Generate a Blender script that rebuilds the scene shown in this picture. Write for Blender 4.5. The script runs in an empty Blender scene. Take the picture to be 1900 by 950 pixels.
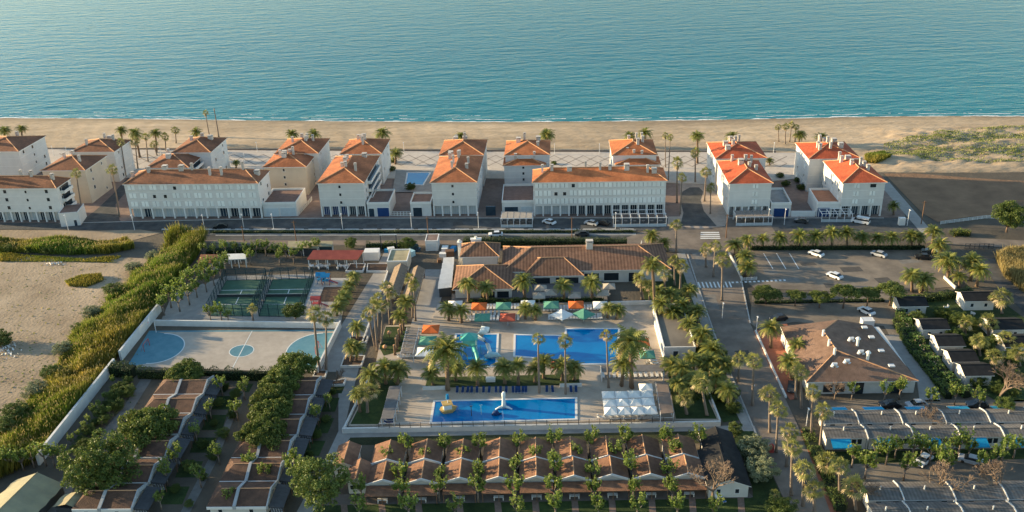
import bpy, bmesh, math, random
import numpy as np
from mathutils import Vector, Matrix
R = math.radians
scene = bpy.context.scene
col = scene.collection

# ------------------------------------------------------------------ camera
CAM_H, FPX, PITCH, ROLL = 110.0, 1700.0, R(24.7), 0.033
cam = bpy.data.cameras.new('camera'); cam_o = bpy.data.objects.new('camera', cam); col.objects.link(cam_o)
cam.sensor_width = 36.0; cam.lens = FPX/1900*36; cam.clip_end = 30000; cam.clip_start = 1
cam_o.location = (0, 0, CAM_H); cam_o.rotation_euler = (Matrix.Rotation(math.pi/2 - PITCH, 3, 'X') @ Matrix.Rotation(-ROLL, 3, 'Z')).to_euler()
scene.camera = cam_o

# ------------------------------------------------------------------ light
SUN_EL, SUN_K = 11.5, 0.24           # the sun stands low on the left, a little to the sea side
to_sun = Vector((-1, SUN_K, math.hypot(1, SUN_K)*math.tan(R(SUN_EL)))).normalized()
world = bpy.data.worlds.new('World'); scene.world = world; world.use_nodes = True
wn = world.node_tree; wn.nodes.clear()
sky = wn.nodes.new('ShaderNodeTexSky'); sky.sky_type = 'NISHITA'; sky.sun_disc = False
sky.sun_elevation = R(SUN_EL); sky.sun_rotation = math.atan2(to_sun.x, to_sun.y)
sky.air_density = 1.0; sky.dust_density = 0.45; sky.ozone_density = 1.1; sky.altitude = 100
bg = wn.nodes.new('ShaderNodeBackground'); bg.inputs['Strength'].default_value = 0.13
wo = wn.nodes.new('ShaderNodeOutputWorld')
wn.links.new(sky.outputs[0], bg.inputs['Color']); wn.links.new(bg.outputs[0], wo.inputs['Surface'])
sun = bpy.data.lights.new('sun', 'SUN'); sun.energy = 5.0; sun.angle = R(0.6); sun.color = (1.0, 0.74, 0.44)
sun_o = bpy.data.objects.new('sun', sun); col.objects.link(sun_o)
sun_o.rotation_euler = to_sun.to_track_quat('Z', 'Y').to_euler()
vs = scene.view_settings
vs.view_transform = 'Standard'; vs.look = 'None'; vs.gamma = 1; vs.use_curve_mapping = False; vs.exposure = 1.3
vs.use_white_balance = True; vs.white_balance_temperature = 6400; vs.white_balance_tint = 4
scene.cycles.max_bounces = 5; scene.cycles.diffuse_bounces = 3; scene.cycles.glossy_bounces = 2
scene.cycles.transmission_bounces = 3; scene.cycles.transparent_max_bounces = 4
scene.cycles.caustics_reflective = False; scene.cycles.caustics_refractive = False

# ------------------------------------------------------------------ survey: photo pixel -> point on the plane at height z
def RAY(px, py):
    dx, dy = px-950, py-475; c, s_ = math.cos(ROLL), math.sin(ROLL)
    u = (dx*c-dy*s_)/FPX; v = -(dx*s_+dy*c)/FPX
    return u, math.cos(PITCH)+v*math.sin(PITCH), -math.sin(PITCH)+v*math.cos(PITCH)
def G(px, py, z=0.0):
    u, dy, dz = RAY(px, py); t = (z-CAM_H)/dz
    return Vector((t*u, t*dy, z))
def HT(px, py, cx, cy, z=0.0):
    """height of an upright thing standing at ground pixel (px,py) whose top shows at (cx,cy)"""
    p = G(px, py, z); u, dy, dz = RAY(cx, cy)
    return CAM_H + dz/dy*p.y - z

# ------------------------------------------------------------------ materials
MATS = {}
def mat(name, c, rough=0.85, var=0.12, scale=1.5, c2=None, bump=0.0, bscale=8.0, metal=0.0, spec=0.3, rnd=0.0, stretch=(1,1,1), detail=4.0, streak=0.0, wave=None):
    if name in MATS: return MATS[name]
    m = bpy.data.materials.new(name); m.use_nodes = True; nt = m.node_tree; N = nt.nodes; L = nt.links
    b = N['Principled BSDF']
    b.inputs['Roughness'].default_value = rough; b.inputs['Metallic'].default_value = metal
    b.inputs['Specular IOR Level'].default_value = spec
    tc = N.new('ShaderNodeTexCoord'); mp = N.new('ShaderNodeMapping'); mp.inputs['Scale'].default_value = stretch
    L.new(tc.outputs['Object'], mp.inputs['Vector'])
    if c2 is None:
        ca = tuple(x*(1-var) for x in c); cb = tuple(min(1, x*(1+var)) for x in c)
    else: ca, cb = c, c2
    no = N.new('ShaderNodeTexNoise'); no.inputs['Scale'].default_value = scale; no.inputs['Detail'].default_value = detail
    no.inputs['Roughness'].default_value = 0.65
    L.new(mp.outputs[0], no.inputs['Vector'])
    rp = N.new('ShaderNodeValToRGB'); rp.color_ramp.elements[0].position = 0.32; rp.color_ramp.elements[1].position = 0.68
    rp.color_ramp.elements[0].color = (*ca, 1); rp.color_ramp.elements[1].color = (*cb, 1)
    L.new(no.outputs['Fac'], rp.inputs['Fac'])
    out = rp.outputs['Color']
    if wave:                                   # ribs or courses along one local axis: (scale, axis, darkness)
        wv = N.new('ShaderNodeTexWave'); wv.bands_direction = wave[1]; wv.inputs['Scale'].default_value = wave[0]
        wv.inputs['Distortion'].default_value = 0.6; wv.inputs['Detail'].default_value = 1.0
        L.new(tc.outputs['UV' if len(wave) > 3 else 'Object'], wv.inputs['Vector'])
        mx = N.new('ShaderNodeMix'); mx.data_type = 'RGBA'; mx.blend_type = 'MULTIPLY'; mx.inputs['Factor'].default_value = wave[2]
        L.new(out, mx.inputs['A']); L.new(wv.outputs['Color'], mx.inputs['B']); out = mx.outputs['Result']
    if streak:
        n2 = N.new('ShaderNodeTexNoise'); n2.inputs['Scale'].default_value = scale*0.12; n2.inputs['Detail'].default_value = 3
        L.new(mp.outputs[0], n2.inputs['Vector'])
        mr = N.new('ShaderNodeMapRange'); mr.inputs['From Min'].default_value = 0.3; mr.inputs['From Max'].default_value = 0.7
        mr.inputs['To Min'].default_value = 1-streak; mr.inputs['To Max'].default_value = 1+streak*0.6
        L.new(n2.outputs['Fac'], mr.inputs['Value'])
        mx = N.new('ShaderNodeMix'); mx.data_type = 'RGBA'; mx.blend_type = 'MULTIPLY'; mx.inputs['Factor'].default_value = 1
        L.new(out, mx.inputs['A']); L.new(mr.outputs[0], mx.inputs['B']); out = mx.outputs['Result']
    if rnd:
        oi = N.new('ShaderNodeObjectInfo'); mr = N.new('ShaderNodeMapRange')
        mr.inputs['To Min'].default_value = 1-rnd; mr.inputs['To Max'].default_value = 1+rnd
        L.new(oi.outputs['Random'], mr.inputs['Value'])
        mx = N.new('ShaderNodeMix'); mx.data_type = 'RGBA'; mx.blend_type = 'MULTIPLY'; mx.inputs['Factor'].default_value = 1
        L.new(out, mx.inputs['A']); L.new(mr.outputs[0], mx.inputs['B']); out = mx.outputs['Result']
    L.new(out, b.inputs['Base Color'])
    if bump:
        nb = N.new('ShaderNodeTexNoise'); nb.inputs['Scale'].default_value = bscale; nb.inputs['Detail'].default_value = 4
        L.new(mp.outputs[0], nb.inputs['Vector'])
        bp = N.new('ShaderNodeBump'); bp.inputs['Strength'].default_value = bump; bp.inputs['Distance'].default_value = 0.3
        L.new(nb.outputs['Fac'], bp.inputs['Height']); L.new(bp.outputs[0], b.inputs['Normal'])
    MATS[name] = m
    return m

def leafmat(name, ca, cb, cc=None, trans=0.35, rough=0.55, rnd=0.12, patch=None):
    """leaves: colour differs from leaf to leaf and from tree to tree, light passes through"""
    m = bpy.data.materials.new(name); m.use_nodes = True; nt = m.node_tree; N = nt.nodes; L = nt.links
    b = N['Principled BSDF']; b.inputs['Roughness'].default_value = rough; b.inputs['Specular IOR Level'].default_value = 0.3
    ge = N.new('ShaderNodeNewGeometry'); rp = N.new('ShaderNodeValToRGB')
    rp.color_ramp.elements[0].color = (*ca, 1); rp.color_ramp.elements[1].color = (*cb, 1)
    if cc:
        e = rp.color_ramp.elements.new(0.9); e.color = (*cb, 1); rp.color_ramp.elements[-1].color = (*cc, 1)
    L.new(ge.outputs['Random Per Island'], rp.inputs['Fac'])
    oi = N.new('ShaderNodeObjectInfo'); mr = N.new('ShaderNodeMapRange')
    mr.inputs['To Min'].default_value = 1-rnd; mr.inputs['To Max'].default_value = 1+rnd
    L.new(oi.outputs['Random'], mr.inputs['Value'])
    mx = N.new('ShaderNodeMix'); mx.data_type = 'RGBA'; mx.blend_type = 'MULTIPLY'; mx.inputs['Factor'].default_value = 1
    L.new(rp.outputs['Color'], mx.inputs['A']); L.new(mr.outputs[0], mx.inputs['B'])
    if patch:                                   # stands of greener and drier growth
        tc = N.new('ShaderNodeTexCoord'); no = N.new('ShaderNodeTexNoise'); no.inputs['Scale'].default_value = patch[0]; no.inputs['Detail'].default_value = 3
        L.new(tc.outputs['Object'], no.inputs['Vector'])
        r2 = N.new('ShaderNodeValToRGB'); r2.color_ramp.elements[0].position = .36; r2.color_ramp.elements[1].position = .64
        r2.color_ramp.elements[0].color = (*patch[1], 1); r2.color_ramp.elements[1].color = (*patch[2], 1); L.new(no.outputs['Fac'], r2.inputs['Fac'])
        m2 = N.new('ShaderNodeMix'); m2.data_type = 'RGBA'; m2.blend_type = 'MULTIPLY'; m2.inputs['Factor'].default_value = 1
        L.new(mx.outputs['Result'], m2.inputs['A']); L.new(r2.outputs['Color'], m2.inputs['B']); mx = m2
    L.new(mx.outputs['Result'], b.inputs['Base Color'])
    tr = N.new('ShaderNodeBsdfTranslucent'); L.new(mx.outputs['Result'], tr.inputs['Color'])
    ms = N.new('ShaderNodeMixShader'); ms.inputs['Fac'].default_value = trans
    L.new(b.outputs[0], ms.inputs[1]); L.new(tr.outputs[0], ms.inputs[2])
    L.new(ms.outputs[0], N['Material Output'].inputs['Surface'])
    MATS[name] = m
    return m

# ------------------------------------------------------------------ mesh builder
class MB:
    def __init__(s): s.v = []; s.f = []; s.m = []
    def poly(s, pts, mi=0):
        i = len(s.v); s.v += [tuple(p) for p in pts]; s.f.append(tuple(range(i, i+len(pts)))); s.m.append(mi); return s
    def box(s, x0, x1, y0, y1, z0, z1, mi=0, top=None):
        i = len(s.v)
        s.v += [(x0,y0,z0),(x1,y0,z0),(x1,y1,z0),(x0,y1,z0),(x0,y0,z1),(x1,y0,z1),(x1,y1,z1),(x0,y1,z1)]
        for k, q in enumerate(((0,3,2,1),(4,5,6,7),(0,1,5,4),(1,2,6,5),(2,3,7,6),(3,0,4,7))):
            s.f.append(tuple(i+j for j in q)); s.m.append(top if (top is not None and k == 1) else mi)
        return s
    def prism(s, pts, z0, z1, mi=0, top=None):
        n = len(pts); i = len(s.v)
        a = sum(pts[k][0]*pts[(k+1)%n][1]-pts[(k+1)%n][0]*pts[k][1] for k in range(n))
        if a < 0: pts = pts[::-1]
        s.v += [(p[0],p[1],z0) for p in pts]+[(p[0],p[1],z1) for p in pts]
        s.f.append(tuple(i+n+k for k in range(n))); s.m.append(mi if top is None else top)
        s.f.append(tuple(i+n-1-k for k in range(n))); s.m.append(mi)
        for k in range(n):
            j = (k+1) % n
            s.f.append((i+k, i+j, i+n+j, i+n+k)); s.m.append(mi)
        return s
    def tube(s, pts, rad, n=6, mi=0, cap=True):
        pts = [Vector(p) for p in pts]; rings = []
        for k, p in enumerate(pts):
            d = (pts[min(k+1, len(pts)-1)]-pts[max(k-1, 0)]).normalized()
            a = d.orthogonal().normalized(); b = d.cross(a)
            r = rad[k] if hasattr(rad, '__len__') else rad
            i = len(s.v); s.v += [tuple(p+(a*math.cos(2*math.pi*j/n)+b*math.sin(2*math.pi*j/n))*r) for j in range(n)]
            rings.append(i)
        for a, b in zip(rings, rings[1:]):
            for j in range(n):
                k = (j+1) % n
                s.f.append((a+j, a+k, b+k, b+j)); s.m.append(mi)
        if cap:
            s.f.append(tuple(rings[0]+n-1-j for j in range(n))); s.m.append(mi)
            s.f.append(tuple(rings[-1]+j for j in range(n))); s.m.append(mi)
        return s
    def mesh(s, name, mats, smooth=False):
        me = bpy.data.meshes.new(name); me.from_pydata(s.v, [], s.f)
        mats = mats if isinstance(mats, (list, tuple)) else [mats]
        for m in mats: me.materials.append(m if not isinstance(m, str) else MATS[m])
        if len(mats) > 1: me.polygons.foreach_set('material_index', s.m)
        if smooth: me.polygons.foreach_set('use_smooth', [True]*len(me.polygons))
        me.update(); return me
    def build(s, name, mats, parent=None, smooth=False, loc=None, rz=0):
        return inst(name, s.mesh(name, mats, smooth), parent, loc, rz)

def inst(name, me, parent=None, loc=None, rz=0, scale=None, rot=None):
    o = bpy.data.objects.new(name, me); col.objects.link(o)
    if parent is not None: o.parent = parent
    if loc is not None: o.location = loc
    if rot is not None: o.rotation_euler = rot
    elif rz: o.rotation_euler = (0, 0, rz)
    if scale is not None: o.scale = scale if hasattr(scale, '__len__') else (scale,)*3
    return o
USED = {}
def tag(o, label, cat, group=None, kind=None):
    o['label'] = label; o['category'] = cat
    n = len(label.split())
    if n < 4 or n > 16: print('LABEL LENGTH', n, label)
    if label in USED and USED[label] != group: print('LABEL TWICE', label)
    USED[label] = group or '-'
    if group: o['group'] = group
    if kind: o['kind'] = kind
    return o
def thing(name, label, cat, loc=(0,0,0), rz=0, group=None):
    o = bpy.data.objects.new(name, None); col.objects.link(o); o.location = loc; o.rotation_euler = (0,0,rz)
    o.empty_display_size = 0.5
    return tag(o, label, cat, group)
def struct(o): o['kind'] = 'structure'; return o
ORD = 'first second third fourth fifth sixth seventh eighth ninth tenth eleventh twelfth thirteenth fourteenth fifteenth sixteenth seventeenth eighteenth nineteenth twentieth'.split()
ORD += ['twenty-'+w for w in ORD[:9]] + ['thirtieth'] + ['thirty-'+w for w in ORD[:9]] + ['fortieth'] + ['forty-'+w for w in ORD[:9]]

def sheet(name, pix, z, m, kind='structure', parent=None, world=False):
    """flat sheet through ground pixels, height z"""
    pts = [Vector((p[0], p[1], z)) if world else G(p[0], p[1], 0) for p in pix]
    bm = bmesh.new(); vs_ = [bm.verts.new((p.x, p.y, z)) for p in pts]
    f = bm.faces.new(vs_); f.normal_update()
    if f.normal.z < 0: f.normal_flip()
    bmesh.ops.triangulate(bm, faces=[f])
    me = bpy.data.meshes.new(name); bm.to_mesh(me); bm.free(); me.materials.append(MATS[m] if isinstance(m, str) else m)
    o = inst(name, me, parent)
    if kind and parent is None: o['kind'] = kind
    return o
def frame2(a, b):
    """local frame of a front line a->b: origin, angle, length"""
    d = (b-a); return a, math.atan2(d.y, d.x), math.hypot(d.x, d.y)
# ------------------------------------------------------------------ colours of the place
mat('asphalt', (.055,.058,.06), .9, c2=(.125,.12,.112), scale=.3, bump=.15, bscale=6, streak=.25)
mat('old_asphalt', (.16,.13,.105), .92, c2=(.27,.22,.175), scale=.2, bump=.2, bscale=5, streak=.32)
mat('car_park_asphalt', (.15,.125,.10), .92, c2=(.26,.215,.165), scale=.2, bump=.2, bscale=5, streak=.32)
mat('kerb_stone', (.42,.40,.37), .85, .15, 1.2)
mat('promenade_paving', (.52,.45,.38), .8, .1, .6, streak=.12)
mat('zigzag_paving', (.27,.22,.18), .8, .15, 1.0)
mat('plaza_paving', (.34,.27,.22), .85, c2=(.44,.36,.29), scale=.7, streak=.15)
mat('plaza_red', (.20,.14,.115), .85, c2=(.28,.20,.16), scale=.5, streak=.2)
mat('terrace_paving', (.38,.315,.25), .8, c2=(.50,.42,.335), scale=.35, streak=.14)
mat('grey_paving', (.28,.26,.24), .85, c2=(.36,.335,.30), scale=.5, streak=.15)
mat('court_paint', (.37,.32,.265), .8, c2=(.45,.39,.325), scale=.5, streak=.18)
mat('court_blue', (.075,.20,.255), .75, c2=(.12,.25,.30), scale=.5, streak=.25)
mat('court_green', (.07,.14,.09), .85, .15, .4, streak=.15)
mat('court_line', (.66,.68,.66), .7, .1, 2)
mat('white_paint', (.72,.72,.70), .7, .12, 2)
mat('dry_dirt', (.25,.185,.12), .95, c2=(.41,.315,.215), scale=.09, bump=.5, bscale=1.2, streak=.3)
mat('dark_soil', (.18,.105,.06), .95, c2=(.29,.175,.10), scale=.12, bump=.6, bscale=1.0, streak=.25)
mat('ground_earth', (.085,.072,.055), .95, c2=(.14,.115,.085), scale=.12, bump=.4, bscale=1.5, streak=.3)
mat('lawn_grass', (.022,.045,.012), .95, c2=(.055,.085,.022), scale=.5, bump=.8, bscale=9, streak=.3)
mat('verge_grass', (.03,.04,.018), .95, c2=(.07,.075,.03), scale=.4, bump=.8, bscale=6, streak=.3)
mat('white_wall', (.66,.64,.60), .85, .07, .8, streak=.12)
mat('planter_soil', (.10,.065,.045), .95, .25, 1.5, bump=.5)

def sandmat():
    m = mat('beach_sand', (.38,.275,.17), .95, c2=(.57,.43,.285), scale=.2, stretch=(.4,1.4,1), bump=1.0, bscale=.9, streak=.3, detail=11)
    nt = m.node_tree; N = nt.nodes; L = nt.links; b = N['Principled BSDF']; src = b.inputs['Base Color'].links[0].from_socket
    tc = N.new('ShaderNodeTexCoord'); sx = N.new('ShaderNodeSeparateXYZ'); L.new(tc.outputs['Object'], sx.inputs[0])
    mr = N.new('ShaderNodeMapRange'); mr.inputs['From Min'].default_value = -.42; mr.inputs['From Max'].default_value = -.2; mr.inputs['To Min'].default_value = .62
    L.new(sx.outputs['Z'], mr.inputs['Value'])          # sand the waves have wetted
    mx = N.new('ShaderNodeMix'); mx.data_type = 'RGBA'; mx.blend_type = 'MULTIPLY'; mx.inputs['Factor'].default_value = 1
    L.new(src, mx.inputs['A']); L.new(mr.outputs[0], mx.inputs['B']); L.new(mx.outputs['Result'], b.inputs['Base Color'])
    return m
sandmat()
# ------------------------------------------------------------------ ground and sea
def world_sheet(name, x0, x1, y0, y1, z, m):
    return struct(MB().poly([(x0,y0,z),(x1,y0,z),(x1,y1,z),(x0,y1,z)]).build(name, m))
world_sheet('ground', -2500, 2500, -900, 330, -0.06, 'ground_earth')

SHORE = [(-700,208),(-300,213),(0,217),(130,217),(300,219),(480,221.5),(700,223),(950,224),(1150,222.5),(1330,220),(1500,216.5),(1650,213.5),(1750,213),(1900,213.5),(2200,216),(2600,220)]
def shore(px): return float(np.interp(px, [p[0] for p in SHORE], [p[1] for p in SHORE]))

def fbm(x, y, seed=0, octs=4):
    rs = np.random.RandomState(seed); o = np.zeros_like(x); a = 1.0; f = 1.0
    for k in range(octs):
        ph = rs.rand(4)*20; an = rs.rand(2)*6.28
        o += a*(np.sin((x*np.cos(an[0])+y*np.sin(an[0]))*f+ph[0])*np.cos((x*np.sin(an[1])-y*np.cos(an[1]))*f*1.13+ph[1]))
        a *= .55; f *= 1.93
    return o
def grid_mesh(name, X, Y, Z, m, smooth=True):
    nr, nc = X.shape; v = np.stack([X, Y, Z], -1).reshape(-1, 3)
    i = np.arange((nr-1)*(nc-1)); r, c = i//(nc-1), i % (nc-1); a = r*nc+c
    f = np.stack([a, a+1, a+nc+1, a+nc], 1)
    me = bpy.data.meshes.new(name); me.from_pydata(v.tolist(), [], f.tolist())
    me.materials.append(MATS[m] if isinstance(m, str) else m)
    if smooth: me.polygons.foreach_set('use_smooth', [True]*len(me.polygons))
    me.update(); return inst(name, me)

SEA_Z = -0.5
cols = np.concatenate([np.arange(-700, -50, 50), np.arange(-50, 1960, 6), np.arange(1960, 2700, 50)])
rows = np.linspace(0, 1, 90)
bx, by, bz = [], [], []
for t in rows:
    xr, yr = [], []
    for px in cols:
        ys_ = shore(px)-5 + (1-t)**1.0*(352-(shore(px)-5)); g = G(px, ys_)
        xr.append(g.x); yr.append(g.y)
    bx.append(xr); by.append(yr)
BX, BY = np.array(bx), np.array(by)
T = rows[:, None]*np.ones_like(BX); PX = np.ones_like(BX)*cols[None, :]
SY = np.array([shore(c) for c in cols])[None, :]
PYV = SY-5+(1-T)*(352-(SY-5))
def beach_z(PX, PYV, SY, BX, BY):
    near_shore = np.clip((PYV-SY)/22.0, -1, 1)
    Z = np.where(near_shore > 0, -.5+.5*np.clip(near_shore, 0, 1)**.7, -.5+.9*near_shore)
    ra = np.clip((PYV-SY-3)/12, 0, 1)
    Z = Z + ra*.05*fbm(BX*.55, BY*.8, 3) + ra*.04*fbm(BX*1.7, BY*1.9, 5, 3)
    dune = np.clip((PX-1600)/70, 0, 1)*np.clip((PYV-232)/14, 0, 1)*np.clip((322-PYV)/18, 0, 1)
    Z = Z + dune*(.9+.5*fbm(BX*.11, BY*.22, 11)+.35*fbm(BX*.4, BY*.6, 12))
    Z = Z-.6*np.clip((PYV-318)/5, 0, 1)
    return Z+ra*np.clip((300-PYV)/10,0,1)*.05*np.sin(PYV*1.9+.6*np.sin(BX*.02))*(fbm(BX*.02,BY*.01,8,2)>0)
def pix_of(x, y):
    """photo pixel of ground points (arrays)"""
    dz = -CAM_H; f = y*math.cos(PITCH)-dz*math.sin(PITCH); v = y*math.sin(PITCH)+dz*math.cos(PITCH)
    U, V = x/f*FPX, -v/f*FPX; c, s_ = math.cos(ROLL), math.sin(ROLL)
    return U*c+V*s_+950, -U*s_+V*c+475
BZ = beach_z(PX, PYV, SY, BX, BY)
struct(grid_mesh('beach', BX, BY, BZ, 'beach_sand'))

def seamat():
    m = bpy.data.materials.new('sea_water'); m.use_nodes = True; nt = m.node_tree; N = nt.nodes; L = nt.links
    b = N['Principled BSDF']; b.inputs['Roughness'].default_value = .18; b.inputs['IOR'].default_value = 1.33; b.inputs['Specular IOR Level'].default_value = .13
    tc = N.new('ShaderNodeTexCoord')
    def noise(sc, st, rot=0, det=3):
        mp = N.new('ShaderNodeMapping'); mp.inputs['Scale'].default_value = st; mp.inputs['Rotation'].default_value = (0,0,rot)
        L.new(tc.outputs['Object'], mp.inputs['Vector'])
        n = N.new('ShaderNodeTexNoise'); n.inputs['Scale'].default_value = sc; n.inputs['Detail'].default_value = det
        L.new(mp.outputs[0], n.inputs['Vector']); return n
    a = noise(.11, (.4,1.3,1), R(-12), 3); c = noise(.33, (.55,1.2,1), R(16), 4); d = noise(.018, (.5,1.5,1), R(-14), 2)
    h1 = N.new('ShaderNodeMath'); h1.operation = 'MULTIPLY'; h1.inputs[1].default_value = .6; L.new(c.outputs['Fac'], h1.inputs[0])
    h2 = N.new('ShaderNodeMath'); h2.operation = 'ADD'; L.new(a.outputs['Fac'], h2.inputs[0]); L.new(h1.outputs[0], h2.inputs[1])
    bp = N.new('ShaderNodeBump'); bp.inputs['Strength'].default_value = .5; bp.inputs['Distance'].default_value = 1.2
    L.new(h2.outputs[0], bp.inputs['Height']); L.new(bp.outputs[0], b.inputs['Normal'])
    # shallow water over sand is greener near the shore
    sx = N.new('ShaderNodeSeparateXYZ'); L.new(tc.outputs['Object'], sx.inputs[0])
    mr = N.new('ShaderNodeMapRange'); mr.inputs['From Min'].default_value = 370; mr.inputs['From Max'].default_value = 520
    L.new(sx.outputs['Y'], mr.inputs['Value'])
    ad = N.new('ShaderNodeMath'); ad.operation = 'MULTIPLY_ADD'; ad.inputs[1].default_value = .5; ad.inputs[2].default_value = -.25
    L.new(d.outputs['Fac'], ad.inputs[0])
    ad2 = N.new('ShaderNodeMath'); ad2.operation = 'ADD'; L.new(mr.outputs[0], ad2.inputs[0]); L.new(ad.outputs[0], ad2.inputs[1])
    rp = N.new('ShaderNodeValToRGB'); rp.color_ramp.elements[0].color = (.008,.160,.190,1); rp.color_ramp.elements[1].color = (.003,.122,.168,1)
    L.new(ad2.outputs[0], rp.inputs['Fac']); L.new(rp.outputs['Color'], b.inputs['Base Color'])
    MATS['sea_water'] = m
seamat()
world_sheet('sea', -9000, 9000, 340, 20000, SEA_Z, 'sea_water')
# surf: thin broken lines of foam along the waterline
def surf():
    mat('surf_foam', (.78,.80,.78), .6, .1, 1)
    mb = MB(); rnd = random.Random(4)
    for off, wmax, keep in ((0.3, 1.7, .97), (-4.0, .9, .40), (-9.5, .5, .12)):
        prev = None; on = True
        for px in np.arange(-150, 2060, 2.2):
            g = G(px, shore(px)); n1 = math.sin(px*.045+off)+.6*math.sin(px*.13+off*3)+.4*math.sin(px*.31)
            n2 = math.sin(px*.021+2*off)+math.sin(px*.077+off)
            w = wmax*(.45+.3*abs(n1))*(.6+.5*rnd.random())
            c = g.y - off + .8*n2*.5+.35*n1
            if n1*.4+n2*.3+rnd.random()*.5 > (2.2*keep-.3) and keep < .9: prev = None; continue
            p = (Vector((g.x, c-w/2, SEA_Z+.03)), Vector((g.x, c+w/2, SEA_Z+.03)))
            if prev: mb.poly([prev[0], p[0], p[1], prev[1]])
            prev = p
    o = mb.build('surf', 'surf_foam'); tag(o, 'thin broken white surf lapping along the sandy shore', 'surf', kind='stuff')
surf()

# ------------------------------------------------------------------ promenade
def slab(name, pix, z0, z1, m, kind='structure', zpix=0.0):
    pts = [G(p[0], p[1], zpix) for p in pix]
    o = MB().prism([(p.x, p.y) for p in pts], z0, z1).build(name, m)
    if kind: o['kind'] = kind
    return o
prom = slab('promenade', [(60,277),(300,279),(600,281),(950,283),(1300,283.5),(1490,285),(1500,330),(1360,345),(1240,340),(900,332),(600,332),(100,330)], -.2, .30, 'promenade_paving')
# zigzag bands in the paving
for k, (r0, off) in enumerate(((288, 0), (294.5, 7), (301, 0))):
    mb = MB(); prev = None
    for j, px in enumerate(np.arange(110, 1470, 13.5)):
        a = G(px, r0+.004*(px-100)+(3.2 if (j % 2) else -3.2)*(1 if k != 1 else -1), .3)
        if prev is not None:
            d = Vector((0, .38, 0))
            mb.poly([prev-d+Vector((0,0,.012)), a-d+Vector((0,0,.012)), a+d+Vector((0,0,.012)), prev+d+Vector((0,0,.012))])
        prev = a
    mb.build('zigzag_band', 'zigzag_paving', prom)
# low wall between sand and promenade
mb = MB(); pts = [G(px, 277.2+.0046*px) for px in range(60, 1500, 60)]
for a, b in zip(pts, pts[1:]):
    n = Vector((0,.35,0)); mb.prism([(a.x,a.y),(b.x,b.y),(b.x,b.y+.35),(a.x,a.y+.35)], -.3, .75)
tag(mb.build('beach_wall', mat('beach_wall', (.24,.20,.165), .9, .15, 1)), 'long low brown wall between the sand and the zigzag promenade', 'wall')

# ------------------------------------------------------------------ streets
sheet('street', [(-400,398),(-400,424),(100,426),(380,427),(800,427),(1180,428),(1240,428),(1290,470),(1440,470),(1420,428),(1620,430),(1740,436),(1715,416),(1690,404),(1400,401),(1000,400),(500,402)], .0, 'asphalt')
sheet('pavement', [(-400,392),(-400,412),(110,414),(500,405),(700,404.5),(1000,404),(1420,404),(1660,404),(1680,401),(1640,330),(1200,318),(900,318),(500,318),(0,322)], .045, 'plaza_red')
sheet('verge', [(390,427),(800,427.5),(1180,428.5),(1180,433),(800,434),(390,434.5)], .02, 'verge_grass')
sheet('back_road', [(380,434.5),(800,434),(1190,433.5),(1200,446),(1150,445),(900,446),(380,446)], .01, 'asphalt')
sheet('dirt_strip', [(380,446),(900,446),(1150,446),(1195,452),(1180,470),(1000,462),(860,470),(560,458),(380,450)], .005, mat('pink_dirt', (.19,.145,.115), .95, c2=(.26,.20,.155), scale=.2, bump=.3, streak=.25))
sheet('side_street', [(132,424),(236,424),(222,408),(214,380),(238,352),(252,330),(236,330),(210,360),(178,390)], .05, 'asphalt')
sheet('entrance_road', [(1150,446),(1190,430),(1245,428),(1262,404),(1420,404),(1440,432),(1480,470),(1395,470),(1362,470),(1375,520),(1392,600),(1420,660),(1485,800),(1560,960),(1470,960),(1420,850),(1330,640),(1272,470),(1195,462)], .012, 'old_asphalt')
sheet('plaza', [(1240,300),(1262,345),(1262,402),(1240,402),(1238,420),(1256,420),(1300,425),(1345,420),(1352,404),(1350,345),(1330,300)], .07, 'plaza_paving')
sheet('turning_circle', [(1262,420),(1268,395),(1262,372),(1266,356),(1280,348),(1297,348),(1305,356),(1300,372),(1306,392),(1330,420)], .09, 'asphalt')
sheet('car_park', [(1380,470),(1400,462),(1720,462),(1745,475),(1770,532),(1600,545),(1540,540),(1400,535),(1385,522)], .016, 'car_park_asphalt')
sheet('footpath', [(1630,340),(1650,338),(1735,436),(1712,436)], .05, 'grey_paving')
sheet('coast_road', [(1690,437),(1760,440),(1900,446),(2100,452),(2100,472),(1900,462),(1800,455),(1720,452)], .02, 'old_asphalt')
sheet('dark_field', [(1640,322),(1700,322),(1800,330),(1900,336),(2300,350),(2300,420),(1900,405),(1800,402),(1740,412),(1712,396)], .03, 'dark_soil')
sheet('dirt_lot', [(-500,455),(0,470),(120,482),(225,478),(300,480),(240,560),(160,640),(60,760),(-60,880),(-500,900)], .01, 'dry_dirt')
sheet('left_verge', [(-400,424),(180,428),(260,426),(300,432),(230,450),(-400,446)], .008, 'dry_dirt')

def stripes(road, name, m, quads, z):
    for q in quads:
        pts = [G(x, y) for x, y in q]
        MB().poly([(p.x, p.y, z) for p in pts]).build(name, m, road)
ent = bpy.data.objects['entrance_road']
st = []
for k in range(4):                             # zebra crossing by the gate to the street
    y = 430.5+k*3.6; dx = k*1.2
    st.append([(1300-dx*.2,y),(1334+dx*.6,y),(1334.6+dx*.6,y+1.7),(1300.3-dx*.2,y+1.7)])
stripes(ent, 'crossing_stripe', 'white_paint', st, .024)
st = []
for k in range(9):                             # crossing halfway down the avenue
    x = 1294+k*7.2
    st.append([(x,523.5-.1*k),(x+2.6,523.5-.1*k),(x+7,534-.1*k),(x+4,534-.1*k)])
for k in range(13):
    x = 1357+k*8; y = 523-.35*k
    st.append([(x,y),(x+4,y-.3),(x+5.5,y+2.4),(x+1.2,y+2.7)])
stripes(ent, 'crossing_stripe', 'white_paint', st, .03)
cp = bpy.data.objects['car_park']
st = []
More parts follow.
